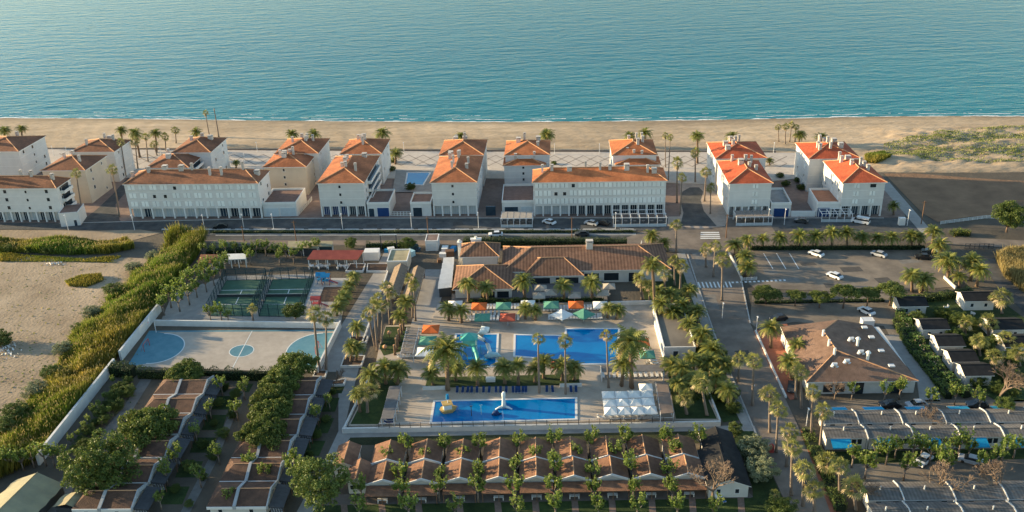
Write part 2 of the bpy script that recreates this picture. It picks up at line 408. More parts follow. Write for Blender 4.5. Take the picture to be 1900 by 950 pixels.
for x in (1416,1440,1464):
    st.append([(x,470),(x+1.3,470),(x+19,499),(x+17.4,499)])
stripes(cp, 'bay_line', 'white_paint', st, .026)
sr = bpy.data.objects['street']
st = [[(x,424.6),(x+26,424.6),(x+26,425.4),(x,425.4)] for x in range(300,1180,34)]
stripes(sr, 'edge_line', 'white_paint', st, .012)
br = bpy.data.objects['back_road']
stripes(br, 'lane_line', 'white_paint', [[(400,436.2),(1180,435.3),(1180,435.9),(400,436.8)]], .022)

# ------------------------------------------------------------------ resort ground
sheet('resort_ground', [(60,960),(70,860),(210,690),(296,575),(360,500),(380,455),(840,452),(1190,462),(1272,470),(1330,640),(1420,850),(1470,960)], .0, 'ground_earth')
sheet('resort_path', [(638,800),(1330,790),(1400,790),(1420,850),(1380,812),(1300,800),(655,812),(630,860),(585,960),(545,960),(600,860),(628,800),(628,690),(595,690),(632,606),(690,512),(716,462),(764,462),(712,560),(672,660),(650,745)], .02, 'grey_paving')
sheet('service_yard', [(560,455),(850,455),(850,490),(830,545),(790,600),(712,604),(742,520),(700,515),(560,512)], .012, 'ground_earth')
sheet('service_lane', [(790,500),(835,500),(822,545),(802,605),(762,605),(778,545)], .03, 'grey_paving')
sheet('playground', [(578,516),(652,516),(640,560),(632,603),(536,600),(548,570)], .03, mat('play_paving', (.36,.34,.31), .85, c2=(.46,.43,.39), scale=.5, streak=.12))
sheet('court_surround', [(300,592),(320,545),(420,512),(590,508),(560,600),(420,600)], .014, 'grey_paving')

def kerb(pix, w=.3, h=.14):
    mb = MB(); pts = [G(x, y) for x, y in pix]
    for a, b in zip(pts, pts[1:]):
        d = (b-a).normalized(); n = Vector((-d.y,d.x,0))*w/2
        mb.prism([(q.x,q.y) for q in (a-n,b-n,b+n,a+n)], -.02, h)
    struct(mb.build('kerb', 'kerb_stone'))
kerb([(110,414.5),(500,405.6),(700,405.1),(1000,404.6),(1240,404.6)]); kerb([(1350,404.6),(1640,404.8)])
kerb([(300,426.6),(800,426.4),(1180,427.4)]); kerb([(390,434.6),(800,434.2),(1180,433.4)])
kerb([(1276,472),(1298,540),(1330,632),(1376,742),(1418,842)]); kerb([(1362,474),(1376,522),(1392,600)])

sheet('sidewalk', [(1256,470),(1271,470),(1298,545),(1329,632),(1375,742),(1398,795),(1380,795),(1350,735),(1314,640),(1284,555)], .06, 'grey_paving')
mat('dull_path', (.15,.145,.135), .9, c2=(.22,.21,.19), scale=.6, streak=.25)

# repairs in the road surfaces
mat('patch_dark', (.085,.078,.07), .95, .2, .8); mat('patch_pale', (.19,.175,.155), .95, .2, .8)
prn = random.Random(31)
for road, lst in ((sr, [(330,418),(560,416),(690,419),(850,415),(960,418),(1060,420),(1290,424),(1490,420),(1640,420)]), (ent, [(1300,480),(1320,560),(1380,660),(1440,790),(1500,900)]), (cp, [(1430,505),(1500,490),(1580,500),(1640,520),(1690,485),(1540,530),(1460,520)])):
    for x, y in lst:
        p = G(x, y); a, b_ = prn.uniform(1.2,4.5), prn.uniform(.6,1.8); t = prn.uniform(-.1,.1) if road != ent else prn.uniform(1.4,1.6)
        pts = [(p.x+u*math.cos(t)-v*math.sin(t), p.y+u*math.sin(t)+v*math.cos(t)) for u, v in ((-a,-b_),(a,-b_*prn.uniform(.8,1)),(a*prn.uniform(.85,1),b_),(-a,b_))]
        sheet('road_patch', pts, .021 if road != sr else .009, prn.choice(('patch_dark','patch_dark','patch_pale')), world=True, parent=road)
# ------------------------------------------------------------------ seafront apartment blocks
mat('render_wall', (.66,.635,.60), .88, .06, .35, rnd=.05, streak=.10)
mat('cream_wall', (.62,.52,.40), .88, .06, .35, rnd=.04, streak=.12)
mat('tile_old', (.18,.08,.045), .85, c2=(.33,.135,.065), scale=1.3, stretch=(1,1,1), streak=.35, rnd=.1, bump=.5, bscale=5)
mat('tile_brown', (.31,.105,.045), .85, c2=(.47,.17,.07), scale=1.3, streak=.4, rnd=.1, bump=.5, bscale=5)
mat('tile_orange', (.42,.13,.05), .85, c2=(.56,.20,.075), scale=1.3, streak=.4, rnd=.08, bump=.6, bscale=5)
mat('tile_red', (.42,.075,.03), .85, c2=(.54,.125,.05), scale=1.3, streak=.35, rnd=.06, bump=.5, bscale=5)
mat('ridge_tile', (.55,.30,.16), .85, .15, 2)
mat('trim_white', (.72,.70,.66), .8, .05, 1)
mat('chimney_plaster', (.55,.49,.43), .9, .1, 1.5, rnd=.1)
mat('window_glass', (.02,.028,.035), .15, .2, 1, spec=.6)
mat('shutter_pale', (.78,.78,.74), .7, .05, 1, rnd=.08)
mat('shop_glass', (.03,.05,.07), .15, .3, .4, spec=.6, rnd=.3)
mat('shop_shutter', (.50,.54,.55), .6, .06, 1, rnd=.1)
mat('blue_door', (.015,.05,.16), .5, .15, 1)
mat('roof_deck', (.21,.13,.10), .9, .18, .8)
mat('balcony_shade', (.10,.10,.10), .8, .2, 1)

def m_window(w, h):          # dark opening with a pale frame, faces -y
    mb = MB(); mb.box(-w/2,w/2,-.03,.02,0,h,0)
    for a in ((-w/2-.08,-w/2),(w/2,w/2+.08)): mb.box(a[0],a[1],-.06,.02,-.08,h+.08,1)
    mb.box(-w/2,w/2,-.06,.02,h,h+.08,1); mb.box(-w/2-.12,w/2+.12,-.12,.02,-.16,-.08,1)
    return mb.mesh('window', ['window_glass','trim_white'])
def m_shutter(w, h):         # a pair of closed pale shutters standing proud, faces -y
    mb = MB()
    for s in (-1, 1):
        x0, x1 = (-w/2, -.06) if s < 0 else (.06, w/2)
        mb.box(x0, x1, -.10, .02, 0, h, 0)
        mb.prism([(x0,-.10),(x1,-.10),(x1,.02),(x0,.02)], h, h+.001, 0)
    mb.box(-w/2-.1, w/2+.1, -.14, .02, -.14, -.06, 1); mb.box(-.06,.06,-.02,.02,0,h,2)
    return mb.mesh('window', ['shutter_pale','trim_white','window_glass'])
WIN = m_window(1.0, 1.15); WIN_S = m_window(.7, .9); WIN_W = m_window(1.8, 1.3); SHUT = m_shutter(2.2, 1.65); SHUT_S = m_shutter(1.6, 1.3)
def m_chimney(h, w):
    mb = MB(); mb.box(-w/2,w/2,-w/2,w/2,-.8,h,0); mb.box(-w/2-.1,w/2+.1,-w/2-.1,w/2+.1,h,h+.12,0)
    mb.box(-w/2+.12,w/2-.12,-w/2+.12,w/2-.12,h+.12,h+.3,1); mb.box(-w/2-.06,w/2+.06,-w/2-.06,w/2+.06,h+.3,h+.42,0)
    return mb.mesh('chimney', ['chimney_plaster','window_glass'])
CHIM = [m_chimney(1.3,.9), m_chimney(1.9,.7), m_chimney(1.0,1.5)]

def hip_points(w, d, ov, he, rise, ridge):
    x0, x1, y0, y1 = -ov, w+ov, -ov, d+ov
    if ridge == 'y':
        c = w/2; hlen = min((w/2+ov)*.95, (y1-y0)/2-.3)
        r0, r1 = (c, y0+hlen, he+rise), (c, y1-hlen, he+rise)
    else:
        c = d/2; hlen = min((d/2+ov)*.95, (x1-x0)/2-.3)
        r0, r1 = (x0+hlen, c, he+rise), (x1-hlen, c, he+rise)
    return x0, x1, y0, y1, r0, r1
def hip_roof(w, d, ov, he, rise, ridge, root, tile, name='roof', cap='ridge_tile', capr=.17):
    x0, x1, y0, y1, r0, r1 = hip_points(w, d, ov, he, rise, ridge)
    A, B, C, D = (x0,y0,he),(x1,y0,he),(x1,y1,he),(x0,y1,he)
    mb = MB()
    if ridge == 'y': fs = [[A,B,r0],[B,C,r1,r0],[C,D,r1],[D,A,r0,r1]]
    else: fs = [[A,B,r1,r0],[B,C,r1],[C,D,r0,r1],[D,A,r0]]
    for f in fs: mb.poly(f, 0)
    t = .22                                    # fascia and soffit
    dn = lambda p: (p[0],p[1],p[2]-t)
    for p, q in ((A,B),(B,C),(C,D),(D,A)): mb.poly([dn(p),dn(q),q,p], 1)
    mb.poly([dn(D),dn(C),dn(B),dn(A)], 1)
    ro = mb.build(name, [tile, 'trim_white'], root)
    up = lambda p: (p[0],p[1],p[2]+.03)
    pairs = [(A,r0),(B,r0),(C,r1),(D,r1),(r0,r1)] if ridge == 'y' else [(A,r0),(D,r0),(B,r1),(C,r1),(r0,r1)]
    for p, q in pairs: MB().tube([up(p),up(q)], capr, 5).build('ridge_cap', cap, ro)
    return ro, (r0, r1)
def roof_z(x, y, w, d, ov, he, rise, ridge):
    x0, x1, y0, y1, r0, r1 = hip_points(w, d, ov, he, rise, ridge)
    if ridge == 'y':
        hl = r0[1]-y0; return he+rise*max(0, min(1, (x-x0)/(w/2+ov), (x1-x)/(w/2+ov), (y-y0)/hl, (y1-y)/hl))
    hl = r0[0]-x0; return he+rise*max(0, min(1, (y-y0)/(d/2+ov), (y1-y)/(d/2+ov), (x-x0)/hl, (x1-x)/hl))

def place(fl, fr, back, side, he, rz=None):
    P, Q = G(*fl, he), G(*fr, he)
    mid = (P+Q)/2
    if rz is None: rz = R(np.interp((fl[0]+fr[0])/2, [100, 1000, 1600], [-4.6, -3.4, -2.0]))
    ex = Vector((math.cos(rz), math.sin(rz), 0)); ey = Vector((-math.sin(rz), math.cos(rz), 0))
    w = (Q-P).dot(ex)
    if isinstance(back, (int, float)): d = back
    else: d = (G(*back, he)-(Q if side == 'r' else P)).dot(ey)
    return mid-ex*w/2, rz, w, d
def apartment(label, fl, fr, back, side='r', he=11.5, ridge='y', rise=2.6, tile='tile_brown', front='plain', base='solid', flank='few', wall='render_wall', nch=4, seed=0, ncol=6, balc=None, dark=(), rz=None, ov=.45):
    o, rz, w, d = place(fl, fr, back, side, he, rz)
    w -= 2*ov; d -= 2*ov
    ex = Vector((math.cos(rz), math.sin(rz), 0)); ey = Vector((-math.sin(rz), math.cos(rz), 0)); o = o+ex*ov+ey*ov
    root = thing('apartment_building', label, 'building', (o.x, o.y, 0), rz, 'seafront apartment buildings')
    rnd = random.Random(seed+int(fl[0]))
    gz = 3.5 if base == 'arcade' else 0
    mb = MB().box(0, w, 0, d, gz, he-.05)
    if gz: mb.box(.3, w-.3, 1.6, d-.1, 0, gz)
    mb.build('wall', [wall], root)
    band = MB()
    band.box(-.04, w+.04, -.05, d+.04, he-.55, he-.25)
    for k in range(1, 4):
        zz = gz+.0+(he-gz)*k/ (3 if gz else 4)
        if zz < he-1.5: band.box(-.035, w+.035, -.04, d+.035, zz-.07, zz+.05)
    band.build('string_course', 'trim_white' if wall == 'render_wall' else wall, root)
    if gz:
        n = ncol
        for k in range(n+1):
            x = k*(w-.45)/n; MB().box(x, x+.45, .02, .47, 0, gz).build('column', 'trim_white', root)
        for k in range(n):
            x0 = k*(w-.45)/n+.45+.25; x1 = (k+1)*(w-.45)/n-.25
            mm = 'shop_glass' if (dark == 'all' or (not isinstance(dark, str) and k in dark)) else ('blue_door' if dark == 'blue' and k < 3 else 'shop_shutter')
            if dark == 'blue' and k >= 3: mm = 'shop_glass'
            mb = MB().box(x0, x1, 1.5, 1.62, .1, gz-.5, 0)
            for q in range(1, 3):
                xx = x0+(x1-x0)*q/3; mb.box(xx-.05, xx+.05, 1.44, 1.5, .1, gz-.5, 1)
            mb.build('shop_front', [mm, 'trim_white'], root)
    fz = lambda k: gz+.9+(he-gz)/ (3 if gz else 4)*k
    nf = 3 if gz else 4
    def put(me, x, y, z, rot=0): inst('window', me, root, (x, y, z), rot)
    if front == 'column':
        for k in range(nf): put(WIN_S, w*.47, 0, fz(k))
    elif front == 'shutters':
        n = ncol
        for k in range(nf):
            for i in range(n):
                x = w*(i+.6)/(n+.2)
                put(WIN if (k, i) in ((1,2),(2,4),(1,3)) and rnd.random() < .8 else SHUT, x, 0, fz(k)-.1)
    elif front == 'grid3':
        for k in range(nf):
            for i in range(int(w/6)): put(WIN_S if i % 2 else WIN, w*(i+.5)/int(w/6), 0, fz(k)+.1)
    elif front == 'pair':
        for k in range(nf):
            for x in (.33, .72): put(SHUT_S if (k, x) != (nf-1, .72) else WIN_W, w*x, 0, fz(k))
    elif front == 'one':
        for k in range(nf): put(SHUT_S, w*.62, 0, fz(k))
    def flank_win(which):
        x, rot = (w, math.pi/2) if which == 'r' else (0, -math.pi/2)
        n = max(2, int(d/5.5))
        for k in range(nf):
            for i in range(n):
                if balc == which and .25 < (i+.5)/n < .8: continue
                t = (i+.5)/n; r_ = rnd.random()
                if flank == 'few' and r_ < .45: continue
                put(WIN_S if r_ < .7 else (SHUT_S if flank == 'shut' else WIN), x, d*t, fz(k)+.15, rot)
        if balc == which:
            for k in range(nf):
                z = gz+(he-gz)/nf*k+.1; s = 1 if which == 'r' else -1
                xa, xb = sorted((x, x+s*1.3)); xo = sorted((x+s*1.18, x+s*1.3))
                b = MB().box(xa, xb, d*.22, d*.85, z, z+.16, 0)
                b.box(xo[0], xo[1], d*.22, d*.85, z+.16, z+1.0, 0); b.box(xa, xb, d*.22, d*.22+.12, z+.16, z+1.0, 0); b.box(xa, xb, d*.85-.12, d*.85, z+.16, z+1.0, 0)
                bo = b.build('balcony', ['trim_white'], root)
                xw = sorted((x-s*.02, x+s*.05))
                MB().box(xw[0], xw[1], d*.26, d*.81, z+.2, z+2.3).build('balcony_door', 'window_glass', bo)
    flank_win('r' if side == 'r' else 'l')
    ro, (r0, r1) = hip_roof(w, d, ov, he, rise, ridge, root, tile)
    for k in range(nch):
        if ridge == 'y': x, y = w*rnd.choice((.28,.42,.5,.6,.74)), d*rnd.uniform(.25,.9)
        else: x, y = w*(k+.5+rnd.uniform(-.3,.3))/nch, d*rnd.choice((.3,.42,.5,.55))
        inst('chimney', CHIM[rnd.choice((0,0,1,2))], ro, (x, y, roof_z(x, y, w, d, ov, he, rise, ridge)), 0, (1,1,rnd.uniform(.85,1.25)))
    return root, w, d

AP = apartment
AP('pale apartment block with brown roof behind the corner arcade block, cut by the frame edge', (-62,284), (38,279), (90,250), he=11.5, tile='tile_old', nch=3, flank='few')
AP('long pale apartment block with brown roof and stacked balconies at the street corner', (-95,352), (107,347.8), (140,329), he=11.8, ridge='x', rise=2.6, tile='tile_old', front='grid3', base='arcade', ncol=12, dark=(1,3,4,6,7,9,10), nch=6, balc='r', ov=.35)
AP('tall cream block with brown hipped roof beside the side street, nearest the road', (72,318), (160,315), (202,287), he=12, tile='tile_old', nch=3, wall='cream_wall')
AP('cream block with brown roof at the beach end of the side street', (128,283), (213,281), (249,259), he=11.5, tile='tile_old', nch=4, wall='render_wall')
AP('very long white apartment block with brown roof and a row of shop columns', (225,343.5), (480,339.5), (504,315), he=12, ridge='x', rise=2.7, tile='tile_old', front='shutters', base='arcade', ncol=12, dark=(1,8,9,10,11), nch=9, ov=.4)
AP('low block with brown roof and slanted white balconies behind the very long white block', (268,312.5), (351,311), (380,286), he=9.5, tile='tile_old', nch=3, balc='r')
AP('tall block with brown roof at the beach behind the very long white block', (316,284.5), (392,282), (424,255), he=11.5, tile='tile_old', nch=4)
AP('cream block with brown orange roof behind the flat garage roof', (486,311), (568.5,309.5), (589,286), he=10.2, tile='tile_brown', front='column', nch=5, wall='cream_wall')
AP('beach end block with brown orange roof next after the garage block', (508,286), (591,284.6), (615,257), he=11.5, tile='tile_brown', nch=5)
AP('block with dark blue shopfronts and white stepped balconies on its flank', (586,341), (676,339.5), (707.5,289), he=11.5, tile='tile_brown', front='column', base='arcade', ncol=5, dark='blue', nch=7, balc='r')
AP('beach end block behind the one with dark blue shopfronts', (629,287), (709,284.6), (729,257.6), he=11.5, tile='tile_brown', nch=5)
AP('block with orange brown roof and pale shop shutters beside the small private pool', (797,340), (885.6,337.7), (899.5,289), he=11.5, tile='tile_brown', front='column', base='arcade', ncol=5, nch=8)
AP('beach end block behind the one with pale shop shutters', (813.6,289), (898,287), (904.6,259), he=11.5, tile='tile_brown', nch=4)
AP('low grey block with orange roof above the brown terrace', (932.6,308), (1013.5,306.5), (1017,291), he=8.6, tile='tile_orange', front='column', nch=3, rise=2.3)
AP('beach end block with orange roof behind the low grey block', (935,289), (1021,287), (1022,260), he=11.5, tile='tile_orange', nch=4)
AP('very long white apartment block with bright orange roof and three floors of pale shutters', (987,338.5), (1239,336), (1233,312), he=11.5, ridge='x', rise=2.7, tile='tile_orange', front='shutters', base='arcade', ncol=15, dark=(4,5,6,7,8,9,10,11,12,13,14), nch=9, ov=.4)
AP('low block with orange roof tucked behind the long bright orange roof', (1141,307), (1227,305), (1222,290.5), he=8.8, tile='tile_orange', nch=5, rise=2.3)
AP('beach end block with orange roof behind the long bright orange roof', (1135,289), (1220.6,287.5), (1127.7,260.6), 'l', he=11.5, tile='tile_orange', nch=5)
AP('block with red orange roof beside the plaza palms, street end', (1352,341), (1435.6,340), (1330.5,299), 'l', he=11.2, tile='tile_red', front='one', base='arcade', ncol=6, dark=(0,1,3,5), nch=6, flank='shut')
AP('block with red orange roof beside the plaza palms, beach end', (1327,295), (1424,293), (1310,264.4), 'l', he=11.5, tile='tile_red', front='pair', nch=8, flank='shut')
AP('white corner block with red orange roof overlooking the dark field', (1563,340), (1647,338.5), (1526,299), 'l', he=11.2, tile='tile_red', front='pair', base='arcade', ncol=4, dark='all', nch=7, flank='shut')
AP('beach end block with red orange roof next to the grassy dunes', (1500,295), (1597.6,293.5), (1474,265), 'l', he=11.5, tile='tile_red', front='pair', nch=10, flank='shut')

# ------------------------------------------------------------------ garages, podiums and terraces between the blocks
def podium(name, label, cat, fl, fr, depth, h, doors=(), wall='render_wall', deck='roof_deck', rz=None, par=.7):
    P, Q = G(*fl), G(*fr); w = (Q-P).length; rz = math.atan2(Q.y-P.y, Q.x-P.x) if rz is None else rz
    root = thing(name, label, cat, P, rz)
    MB().box(0, w, 0, depth, 0, h).build('wall', wall, root)
    MB().box(.2, w-.2, .2, depth-.2, h, h+.03).build('deck', deck, root)
    mb = MB(); mb.box(-.05,w+.05,-.05,.2,h-.02,h+par); mb.box(-.05,w+.05,depth-.2,depth+.05,h-.02,h+par); mb.box(-.05,.2,.2,depth-.2,h-.02,h+par); mb.box(w-.2,w+.05,.2,depth-.2,h-.02,h+par)
    mb.build('parapet', 'trim_white', root)
    for (a, b, m, hh) in doors:
        q = MB().box(w*a, w*b, -.08, .05, .05, hh, 0); q.box(w*a-.08,w*a,-.12,.05,.05,hh+.1,1); q.box(w*b,w*b+.08,-.12,.05,.05,hh+.1,1); q.box(w*a,w*b,-.12,.05,hh,hh+.1,1)
        q.build('garage_door', [m, 'trim_white'], root)
    return root
podium('garage', 'low white garage with brown flat roof beside the very long white block', 'garage', (490,402), (552,401), 13, 4.2, ((.03,.46,'shop_shutter',2.9),(.52,.97,'shop_shutter',2.9)))
podium('garage', 'low garage with a deep blue roller door beside the dark blue shopfronts', 'garage', (683,402), (724,401.5), 12, 4.2, ((.06,.3,'shop_glass',2.8),(.45,.97,'blue_door',3.0)))
podium('garage', 'low garage with a grey door in front of the small private pool', 'garage', (763,401.5), (801,401), 9, 4.2, ((.12,.55,'shop_glass',3.0),))
podium('shop_annexe', 'low white annexe with brown terrace roof under the low grey block', 'annexe', (932,398), (991,397), 15, 4.0, ((.08,.5,'shop_glass',2.6),(.6,.95,'shop_shutter',2.6)))
podium('garage', 'low garage with a dark blue door below the plaza end block', 'garage', (1429,402), (1466,402), 13, 4.0, ((.15,.9,'blue_door',2.8),), deck='grey_paving')
podium('garage', 'low garage with orange brown roof beside the white corner block', 'garage', (1514,402), (1557,402), 12, 4.2, ((.03,.55,'blue_door',3.0),(.65,.95,'shop_glass',2.6)), deck=mat('orange_deck', (.36,.17,.10), .9, .15, 1))
podium('porch_kiosk', 'small white kiosk with brown roof at the side street corner', 'kiosk', (114,421), (150,418), 7.5, 4.6, ((.7,.85,'shop_glass',2.0),), par=.05)

def screen(name, label, cat, a, b, h, m='trim_white', z=0, t=.18, group=None, posts=0):
    P, Q = G(*a, z), G(*b, z); w = (Q-P).length; rz = math.atan2(Q.y-P.y, Q.x-P.x)
    if not posts:
        o = MB().box(0, w, -t/2, t/2, 0, h).build(name, m, None, loc=P, rz=rz); return tag(o, label, cat, group)
    root = thing(name, label, cat, P, rz, group)
    pm = MB().box(-.06,.06,-.06,.06,0,h).mesh('post', m)
    for k in range(posts+1): inst('post', pm, root, (w*k/posts, 0, 0))
    for zz in ((h-.1,), (h*.5,), (.15,)): MB().box(0, w, -.04, .04, zz[0]-.05, zz[0]+.05).build('rail', m, root)
    n = max(4, int(w/.35)); mb = MB()
    for k in range(n): mb.box(w*k/n-.02, w*k/n+.02, -.02, .02, .15, h-.1)
    mb.build('balusters', m, root)['kind'] = 'stuff'
    return root
screen('railing', 'white street railing between the blue garage and the grey garage', 'railing', (726,401), (761,401), 1.6, posts=6)
screen('railing', 'white railing up the ramp beside the low white garage', 'railing', (553,401), (579,372), 1.4, posts=8)
screen('garden_wall', 'white garden wall closing the gap between the two blue-doored garages', 'wall', (1467,402), (1512,402), 1.9, t=.3)
screen('garden_gate', 'dark gate in the gap before the low grey block', 'gate', (902,400), (920,400), 3.2, m='shop_glass', t=.4)

# private pool between the blocks
def coping(root, pts, z, w=.45, h=.10, m='trim_white'):
    n = len(pts); c = sum((Vector(p) for p in pts), Vector((0,0,0)))/n
    mb = MB()
    area = sum(pts[k].x*pts[(k+1)%n].y-pts[(k+1)%n].x*pts[k].y for k in range(n))
    s = 1 if area > 0 else -1
    outs = []
    for k in range(n):
        a, b, c_ = pts[k-1], pts[k], pts[(k+1)%n]
        d1 = (b-a).normalized(); d2 = (c_-b).normalized()
        n1 = Vector((d1.y,-d1.x,0))*s; n2 = Vector((d2.y,-d2.x,0))*s
        m_ = (n1+n2); m_ = m_/max(.3, m_.dot(n1)) if m_.length > 1e-3 else n1
        outs.append(b+m_*w)
    for k in range(n):
        j = (k+1) % n
        q = [(pts[k].x,pts[k].y),(pts[j].x,pts[j].y),(outs[j].x,outs[j].y),(outs[k].x,outs[k].y)]
        mb.prism(q, z-.02, z+h)
    mb.build('coping', m, root)
def watermat(name, c, c2):
    m = mat(name, c, .06, c2=c2, scale=.09, spec=.5, bump=.12, bscale=1.1, detail=2); return m
watermat('pool_water', (.003,.145,.40), (.006,.20,.48)); watermat('small_pool_water', (.01,.16,.36), (.015,.21,.42))
def pool(label, pix, z, m='pool_water', cop='trim_white', cw=.5):
    pts = [G(x, y, z) for x, y in pix]; c = sum(pts, Vector((0,0,0)))/len(pts)
    root = thing('swimming_pool', label, 'pool', c)
    loc = [p-c for p in pts]
    MB().prism([(p.x,p.y) for p in loc], -.015, .04).build('water', m, root)
    coping(root, [Vector((p.x,p.y,0)) for p in loc], 0, cw, .09, cop)
    return root
sheet('pool_yard', [(735,318),(812,316),(800,358),(728,358)], .33, 'grey_paving')
pool('small rectangular private pool between two apartment blocks', [(757,321),(797,321),(784,343),(753.5,341.5)], .36, 'small_pool_water')
# ------------------------------------------------------------------ resort: terrace, pools, gardens
TZ = 0.8
mat('canopy_grey', (.16,.15,.145), .9, .15, .8)
mat('tile_pair_shaded', (.085,.05,.036), .88, c2=(.155,.085,.055), scale=.9, streak=.3, rnd=.15, bump=.5, bscale=6)  # darker copy of the cabin tile, shade on these roofs put into the colour
mat('tile_cabin', (.155,.08,.05), .88, c2=(.25,.13,.075), scale=1.2, streak=.35, rnd=.22, bump=.5, bscale=6)
mat('tile_club', (.19,.10,.062), .88, c2=(.30,.16,.10), scale=.8, streak=.25, rnd=.05, bump=.5, bscale=6, wave=(.36,'X',.45))
mat('roof_dark', (.012,.012,.013), .9, c2=(.026,.025,.025), scale=.8, streak=.25, rnd=.15)  # dark roofing, taken nearer black with tree shade in the colour
mat('corrugated', (.15,.135,.12), .88, c2=(.25,.225,.20), scale=.9, streak=.3, rnd=.08, wave=(.5,'X',.3))
mat('canvas_dark', (.075,.075,.08), .9, .2, 1.2, rnd=.15)
mat('wood_grey', (.22,.19,.165), .9, .2, 1.5)
mat('wood_brown', (.17,.095,.055), .85, .2, 1.5)
mat('metal_white', (.65,.65,.65), .5, .05, 1)
mat('metal_dark', (.05,.055,.06), .5, .1, 1)
mat('awning_blue', (.01,.22,.42), .7, c2=(.02,.30,.50), scale=1.5, rnd=.2)
mat('cabin_wall', (.62,.59,.54), .88, .07, .6, rnd=.06, streak=.12)
mat('red_roof', (.22,.045,.035), .7, c2=(.30,.07,.05), scale=.5, streak=.15)
mat('khaki', (.36,.31,.19), .9, .15, .8, streak=.2)
mat('thatch', (.20,.145,.10), .95, c2=(.30,.22,.15), scale=1.5, bump=.8, bscale=4)

def prism_at(name, pix, zpix, z0, z1, m, kind='structure'):
    pts = [G(x, y, zpix) for x, y in pix]
    o = MB().prism([(p.x,p.y) for p in pts], z0, z1).build(name, m)
    if kind: o['kind'] = kind
    return o
prism_at('pool_terrace', [(646,790),(703,789.5),(1250,779),(1333,779),(1311,727),(1298,690),(1270,640),(1244,606),(1215,564),(1130,560),(945,562),(812,564),(800,600),(768,602),(716,604),(704,640),(694,690),(668,745)], TZ, -.1, TZ, 'terrace_paving')
def tz_sheet(name, pix, m, dz=.015): return sheet_z(name, pix, TZ, TZ+dz, m)
def sheet_z(name, pix, zpix, z, m):
    pts = [G(x, y, zpix) for x, y in pix]
    return sheet(name, [(p.x, p.y) for p in pts], z, m, world=True)
tz_sheet('lawn', [(650,787),(702,787),(722,742),(746,705),(716,700),(690,704),(672,745)], 'lawn_grass')
tz_sheet('lawn', [(794,700),(1073,694),(1076,714),(788,720)], 'lawn_grass')
tz_sheet('lawn', [(716,606),(762,606),(744,652),(712,660),(704,645)], 'lawn_grass')
tz_sheet('lawn', [(1254,777),(1330,777),(1308,728),(1294,690),(1240,692),(1246,735)], 'lawn_grass')
sheet('lawn', [(1190,522),(1260,500),(1278,520),(1300,600),(1330,672),(1372,780),(1342,784),(1312,725),(1290,680),(1270,640),(1244,606),(1216,562),(1196,556)], .05, 'lawn_grass')
tz_sheet('bar_deck', [(838,545),(955,540),(985,520),(1086,518),(1120,522),(1128,558),(945,560),(838,562)], 'canopy_grey', .02)

pool('kids water park pool with white slides', [(848,621),(922,621),(919,679),(838,680)], TZ+.03)
pool('large stepped main pool in the middle of the terrace', [(957,622),(1051,624),(1052,611),(1147,611),(1141,674),(1080,675),(1030,668),(990,663),(956,660)], TZ+.03)
pool('long rectangular splash pool nearest the front wall', [(807.7,745.6),(1067,739.7),(1067,777),(801.5,784)], TZ+.03)

def wall_line(label, pix, h, z=0.0, t=.35, m='white_wall', name='garden_wall'):
    pts = [G(x, y, z) for x, y in pix]; c = pts[0]; mb = MB()
    for a, b in zip(pts, pts[1:]):
        d = (b-a).normalized(); n = Vector((-d.y, d.x, 0))*t/2; a2 = a-d*t*.5; b2 = b+d*t*.5
        mb.prism([(q-c)[:2] for q in (a2-n, b2-n, b2+n, a2+n)], 0, h)
    # keep overlapping corners from sharing a plane
    o = mb.build(name, m, None, loc=c); return tag(o, label, 'wall')
wall_line('white retaining wall along the front of the pool terrace', [(638,803),(1334,790)], 1.15, t=.5)
wall_line('white wall climbing beside the path at the corner of the pool terrace', [(640,800),(668,742),(690,700)], 1.2)
wall_line('white wall edging the garden at the avenue side of the terrace', [(1335,787),(1312,727)], 1.2)
wall_line('long pale boundary wall between the reeds and the cabins', [(74,862),(214,684)], 2.6, t=.5)
wall_line('long pale boundary wall between the reeds and the sports court', [(226,668),(298,578)], 2.6, t=.5)
wall_line('pale wall along the far side of the sports court', [(290,604),(627,609)], 1.6, t=.4)
wall_line('sloping white wall between the sports court and the palm path', [(590,694),(632,608)], 1.9, t=.4)
wall_line('low white wall in front of the palm island', [(786,723),(828,722)], .8, TZ)
wall_line('low white wall at the other end of the palm island', [(1040,718),(1078,717)], .8, TZ)
wall_line('white wall along the terrace beside the flat roofed pool building', [(1215,604),(1232,668)], 1.3, TZ)
wall_line('white wall at the top corner of the terrace', [(1134,566),(1210,564),(1226,606)], 1.0, TZ, name='parapet_wall')
wall_line('white kerb wall between the palm avenue and the car park', [(1353,472),(1377,520)], .7)
wall_line('low white wall at the end of the car park palms', [(1752,517),(1772,536)], .8)
wall_line('low pale wall beside the stairs path', [(722,500),(712,530),(672,640)], .7, name='kerb_wall')
wall_line('pale kerb across the garden path', [(632,640),(800,634)], .35, name='kerb_wall', t=.5) if False else None

